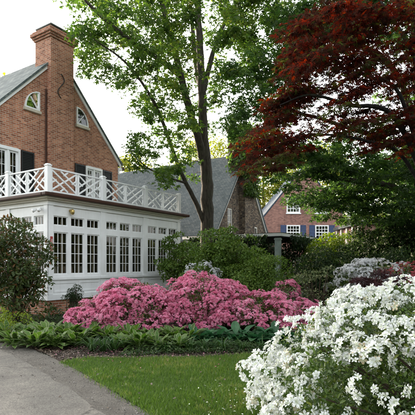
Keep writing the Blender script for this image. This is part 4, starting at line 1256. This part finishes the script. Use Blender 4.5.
clA = clA[~((np.abs(q_ - 204) < 10) & (clA[:, 1] < D + .3))]
tree('shade_tree', 'tall many-limbed green tree between the sunroom and the stone cottage', big_limbs, clA, L['oak'], .135, 58, (.45, .45, .22), 101, T_MAPLE3, br=.045)

tb = np.array((8.8, 17.0, -.1))
right_limbs = [
    ([tb, tb + (0, 0, 1.5), tb + (-.1, -.2, 4), tb + (-.6, -.5, 7), tb + (-1, -.8, 10), tb + (-1.2, -1, 14)], [.5, .42, .36, .3, .22, .08]),
    ([tb + (-.1, -.2, 4), P(400, 80, 16.5), P(350, 40, 16), P(300, 20, 15.5), P(265, 5, 15)], [.16, .12, .09, .06, .015]),
    ([tb + (-.1, -.2, 3.5), P(395, 150, 16), P(340, 125, 15.5), P(285, 110, 15), P(240, 105, 15)], [.13, .10, .07, .04, .012]),
    ([tb + (-.05, -.1, 3), P(400, 190, 16), P(350, 180, 15.5), P(300, 175, 15)], [.16, .12, .08, .03]),
]
polyR = [(232, 140), (222, 112), (242, 92), (250, 62), (262, 40), (272, -60), (470, -60), (470, 215), (330, 222), (296, 205), (275, 185), (252, 160)]
clR = sample_region(rng, polyR, 520, 13.0, 19.0, gaps=[(236, 60, 9), (270, 52, 8), (258, 118, 10), (235, 100, 7), (276, 90, 6), (252, 86, 5)])
q_ = np.stack([CX + clR[:, 0] / clR[:, 1] * F, HOR - (clR[:, 2] - EYE) / clR[:, 1] * F], 1)
clR = clR[~((q_[:, 0] > 292) & (q_[:, 1] > 50) & (q_[:, 1] < 150) & (rng.random(len(clR)) < .78)) & ~((q_[:, 0] < 268) & (q_[:, 1] > 60) & (rng.random(len(clR)) < .45))]
clR = np.vstack([clR, sample_region(rng, [(228, 60), (262, 35), (300, 8), (318, 60), (292, 100), (262, 126), (236, 136), (222, 128), (232, 95)], 95, 13, 17, gaps=[(238, 62, 7), (250, 108, 7), (268, 70, 6)]), sample_region(rng, [(282, 148), (330, 135), (470, 140), (470, 228), (405, 226), (372, 222), (352, 214), (330, 214), (308, 205), (288, 178)], 250, 13.0, 17.5), sample_region(rng, [(296, -40), (330, -20), (470, -60), (470, 60), (400, 45), (350, 40), (300, 45)], 120, 13.0, 17.5)])
tree('shade_tree', 'dark green tree at the edge of the garden whose boughs hang behind the red maple', right_limbs, clR, L['dark_tree'], .12, 72, (.45, .45, .14), 102, T_MAPLE3, br=.04)

mb0 = np.array((6.3, 10.6, -.1))
jap_limbs = [
    ([mb0, mb0 + (-.05, 0, .8), mb0 + (-.3, -.05, 1.9), mb0 + (-.9, -.2, 3.1), P(400, 95, 10.2), P(365, 75, 10), P(330, 50, 9.8), P(305, 30, 9.6)], [.14, .11, .09, .065, .045, .032, .022, .01]),
    ([mb0 + (-.3, -.05, 1.9), P(405, 160, 10.4), P(370, 142, 10.2), P(330, 135, 10), P(290, 138, 10), P(262, 150, 10)], [.06, .045, .034, .025, .016, .008]),
    ([mb0 + (-.9, -.2, 3.1), P(395, 118, 9.6), P(350, 105, 9.4), P(310, 95, 9.3), P(280, 105, 9.3)], [.07, .055, .04, .025, .01]),
    ([mb0 + (-.5, -.1, 2.4), P(420, 80, 11), P(400, 30, 11.2), P(380, 0, 11.2)], [.07, .06, .04, .02]),
]
polyJ = [(251, 166), (253, 146), (262, 127), (276, 107), (289, 80), (298, 46), (302, 14), (330, 0), (380, 8), (415, -8), (470, -20), (470, 170), (405, 155), (375, 145), (340, 136), (310, 142), (285, 165), (262, 186)]
clJ = sample_region(rng, polyJ, 265, 8.3, 12.3, gaps=[(318, 28, 5), (345, 95, 5), (322, 110, 5), (330, 128, 5)])
clJ = np.vstack([clJ, sample_region(rng, [(251, 166), (253, 146), (262, 127), (276, 107), (289, 80), (298, 46), (302, 14), (312, 10), (312, 50), (300, 90), (282, 125), (268, 150), (262, 176)], 40, 8.6, 11.5)])
tree('red_maple', 'dark red Japanese maple with layered drooping branches, high over the garden', jap_limbs, clJ, L['jap'], .105, 72, (.62, .40, .035), 103, t_maple(5, .26, 2.4), M['bark_red'], droop=.16, br=.026, tiltn=.35, tone_sd=.26, slant=.30)

def round_tree(label, x, y, h, r, mat, n, seed, ls=.32, per=90, name='leafy_tree', group=None):
    rg = np.random.default_rng(seed)
    c = np.array((x, y, h - r[2]))
    d = runit(rg, n) * rg.uniform(.35, 1, (n, 1)) ** .5 * np.array(r)
    cl = c + d
    b0 = np.array((x, y, -.1))
    limbs = [([b0, b0 + (0, 0, h * .25), b0 + (.1, .1, h * .55), b0 + (0, .1, h * .9)], [.035 * h, .026 * h, .018 * h, .004 * h])]
    for i in range(5):
        a = i * 1.256 + rg.uniform(0, .6)
        e = c + np.array((math.cos(a) * r[0] * .7, math.sin(a) * r[1] * .7, r[2] * rg.uniform(-.1, .5)))
        s = b0 + np.array((0, 0, h * rg.uniform(.28, .45)))
        limbs.append(([s, s * .5 + e * .5 + np.array((0, 0, .06 * h)), e], [.014 * h, .010 * h, .003 * h]))
    return tree(name, label, limbs, cl, mat, ls, per, (r[0] * .3, r[1] * .3, r[2] * .18), seed, T_DIA, br=.05, group=group)
YG = 'sunlit trees beyond the houses'
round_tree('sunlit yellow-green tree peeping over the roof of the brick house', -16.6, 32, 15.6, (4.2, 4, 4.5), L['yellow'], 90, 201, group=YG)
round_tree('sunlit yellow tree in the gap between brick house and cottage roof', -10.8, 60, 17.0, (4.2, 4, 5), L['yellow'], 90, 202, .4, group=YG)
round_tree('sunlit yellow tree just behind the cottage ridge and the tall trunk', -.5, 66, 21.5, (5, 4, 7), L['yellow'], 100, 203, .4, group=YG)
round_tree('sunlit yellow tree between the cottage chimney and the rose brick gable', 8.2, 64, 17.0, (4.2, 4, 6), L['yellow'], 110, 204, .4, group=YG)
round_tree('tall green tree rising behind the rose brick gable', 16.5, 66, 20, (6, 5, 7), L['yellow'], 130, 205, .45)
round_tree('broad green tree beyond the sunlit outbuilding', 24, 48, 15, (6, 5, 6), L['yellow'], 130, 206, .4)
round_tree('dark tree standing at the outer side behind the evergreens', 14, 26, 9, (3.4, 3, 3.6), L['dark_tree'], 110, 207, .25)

# far woodland closing the view
rg = np.random.default_rng(301)
n = 16000
ang = rg.uniform(-1.0, 1.0, n); dist = rg.uniform(85, 130, n)
px_, py_ = np.sin(ang) * dist, np.cos(ang) * dist
hh = 7 + 3 * np.sin(ang * 23) + 2.5 * np.sin(ang * 51 + 1)
pos = np.c_[px_, py_, rg.uniform(0, 1, n) * hh]
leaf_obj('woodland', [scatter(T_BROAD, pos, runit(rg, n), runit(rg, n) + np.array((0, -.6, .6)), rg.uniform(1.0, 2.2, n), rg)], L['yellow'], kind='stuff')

n = 15000  # unseen woods behind the camera, added so the panes mirror trees
ang = rg.uniform(PI - 1.3, PI + 1.75, n); dist = rg.uniform(38, 54, n)
hh = 18 + 3 * np.sin(ang * 17) + 2.5 * np.sin(ang * 41 + 1)
pos = np.c_[np.sin(ang) * dist, np.cos(ang) * dist, rg.uniform(0, 1, n) * hh]
leaf_obj('woodland', [scatter(T_BROAD, pos, runit(rg, n), runit(rg, n) + np.array((0, .6, .6)), rg.uniform(.9, 1.7, n), rg)], L['dark_tree'], kind='stuff')

# strips and pads imitating tan streaks and reflections in the sunroom panes
k = 0
for B in bays:
    for j, (a, b_) in enumerate(thirds(*B)):
        for x0, x1 in ((a + .02, a + .13), (b_ - .13, b_ - .02)):
            c_ = MB()
            for q in range(4):
                u0, u1 = x0 + (x1 - x0) * q / 4, x0 + (x1 - x0) * (q + 1) / 4
                c_.quad(H.pt(u0, .20 + .02 * (q % 2), ZS + .02), H.pt(u1, .20 + .02 * ((q + 1) % 2), ZS + .02), H.pt(u1, .20 + .02 * ((q + 1) % 2), ZF - .1), H.pt(u0, .20 + .02 * (q % 2), ZF - .1))
            single('curtain_streak', c_, M['curtain_streak'], H.pt((x0 + x1) / 2, .2, ZS + .02), 'narrow tan strip imitating a pale streak in a pane of the long sunroom front', 'curtain_streak', 'tan streak strips along the long sunroom front')
b = MB(); b.box(H, .3, SL - .2, .28, .7, ZB + .03, ZS - .02)  # bench added to hold the reflection pads
single('window_bench', b, M['white'], H.pt(3.2, .5, ZB + .03), 'long white bench added under the sunroom windows to carry the pale pads', 'bench')
def reflection_pad(s, kk, z, wd, ht, mat, label):  # padded shape imitating pink azalea reflections in the low panes
    v = []; n_ = 9
    for i in range(n_):
        for j in range(n_):
            x, y = -1 + 2 * i / (n_ - 1), -1 + 2 * j / (n_ - 1)
            t = max(0, (1 - x ** 4) * (1 - y ** 4)) ** .5 * .07
            px_ = x * wd / 2 * (1 - .06 * (1 - abs(y))); pz_ = y * ht / 2 * (1 - .06 * (1 - abs(x)))
            v.append((px_, pz_, t))
    c = MB()
    for sd in (-1, 1):
        base = len(c.v)
        for x, y, t in v: c.v.append(tuple(H.pt(s + x, kk + sd * t + (y + ht / 2) * .25, z + ht / 2 + y)))
        for i in range(n_ - 1):
            for j in range(n_ - 1):
                q = (base + i * n_ + j, base + (i + 1) * n_ + j, base + (i + 1) * n_ + j + 1, base + i * n_ + j + 1)
                c.f.append(q if sd < 0 else q[::-1])
    single('reflection_pad', c, mat, H.pt(s, kk, z), label, 'reflection_pad', 'pads imitating reflections in the sunroom panes', smooth=True)
M['peach'] = plain('peach_reflection', (.62, .42, .33), .9, .1, .1, 9)
M['pale_reflection'] = plain('cream_reflection', (.66, .60, .52), .9, .1, .1, 9)
for i, s_ in enumerate((.5, 1.1, 1.75, 2.65, 3.25, 3.9, 4.8, 5.4, 6.0)):
    reflection_pad(s_, .40, ZS - .02, .42, .40, M['peach'] if i % 2 else M['pale_reflection'], ('peach' if i % 2 else 'cream') + ' pad imitating azalea reflections in the sunroom panes, ' + ORD[i] + ' from the rhododendron corner')

# leaf litter
rg = np.random.default_rng(515)
n = 420
pt = np.stack([rg.uniform(-5, 3, n), rg.uniform(3.2, 8.8, n)], 1)
pos = np.c_[pt, np.full(n, .016) + .035 * in_poly(pt, lawn_pts)]
leaf_obj('fallen_leaves', [scatter(T_BROAD, pos, runit(rg, n) * np.array((1, 1, .15)), runit(rg, n) * .3 + np.array((0, 0, 1)), rg.uniform(.02, .05, n), rg)], L['chip'], kind='stuff')

def petals(name, spots, mat, seed):
    r = np.random.default_rng(seed); P_ = []
    for x, y, sx, sy, z, n in spots:
        P_.append(np.c_[r.normal(x, sx, n), r.normal(y, sy, n), z + r.uniform(0, .02, n)])
    p = np.concatenate(P_); n = len(p)
    leaf_obj(name, [scatter(T_BROAD, p, runit(r, n) * np.array((1, 1, .2)), runit(r, n) * .35 + np.array((0, 0, 1)), r.uniform(.018, .032, n), r)], mat, kind='stuff')
petals('fallen_pink_petals', [(-1.6, 7.9, .7, .35, .02, 160), (.3, 8.0, .9, .3, .02, 160), (-.6, 7.0, 1.0, .4, .045, 60)], L['pink'], 71)
petals('fallen_white_petals', [(.45, 3.6, .3, .6, .045, 170), (.7, 4.8, .5, .4, .045, 110)], L['white_petal'], 72)
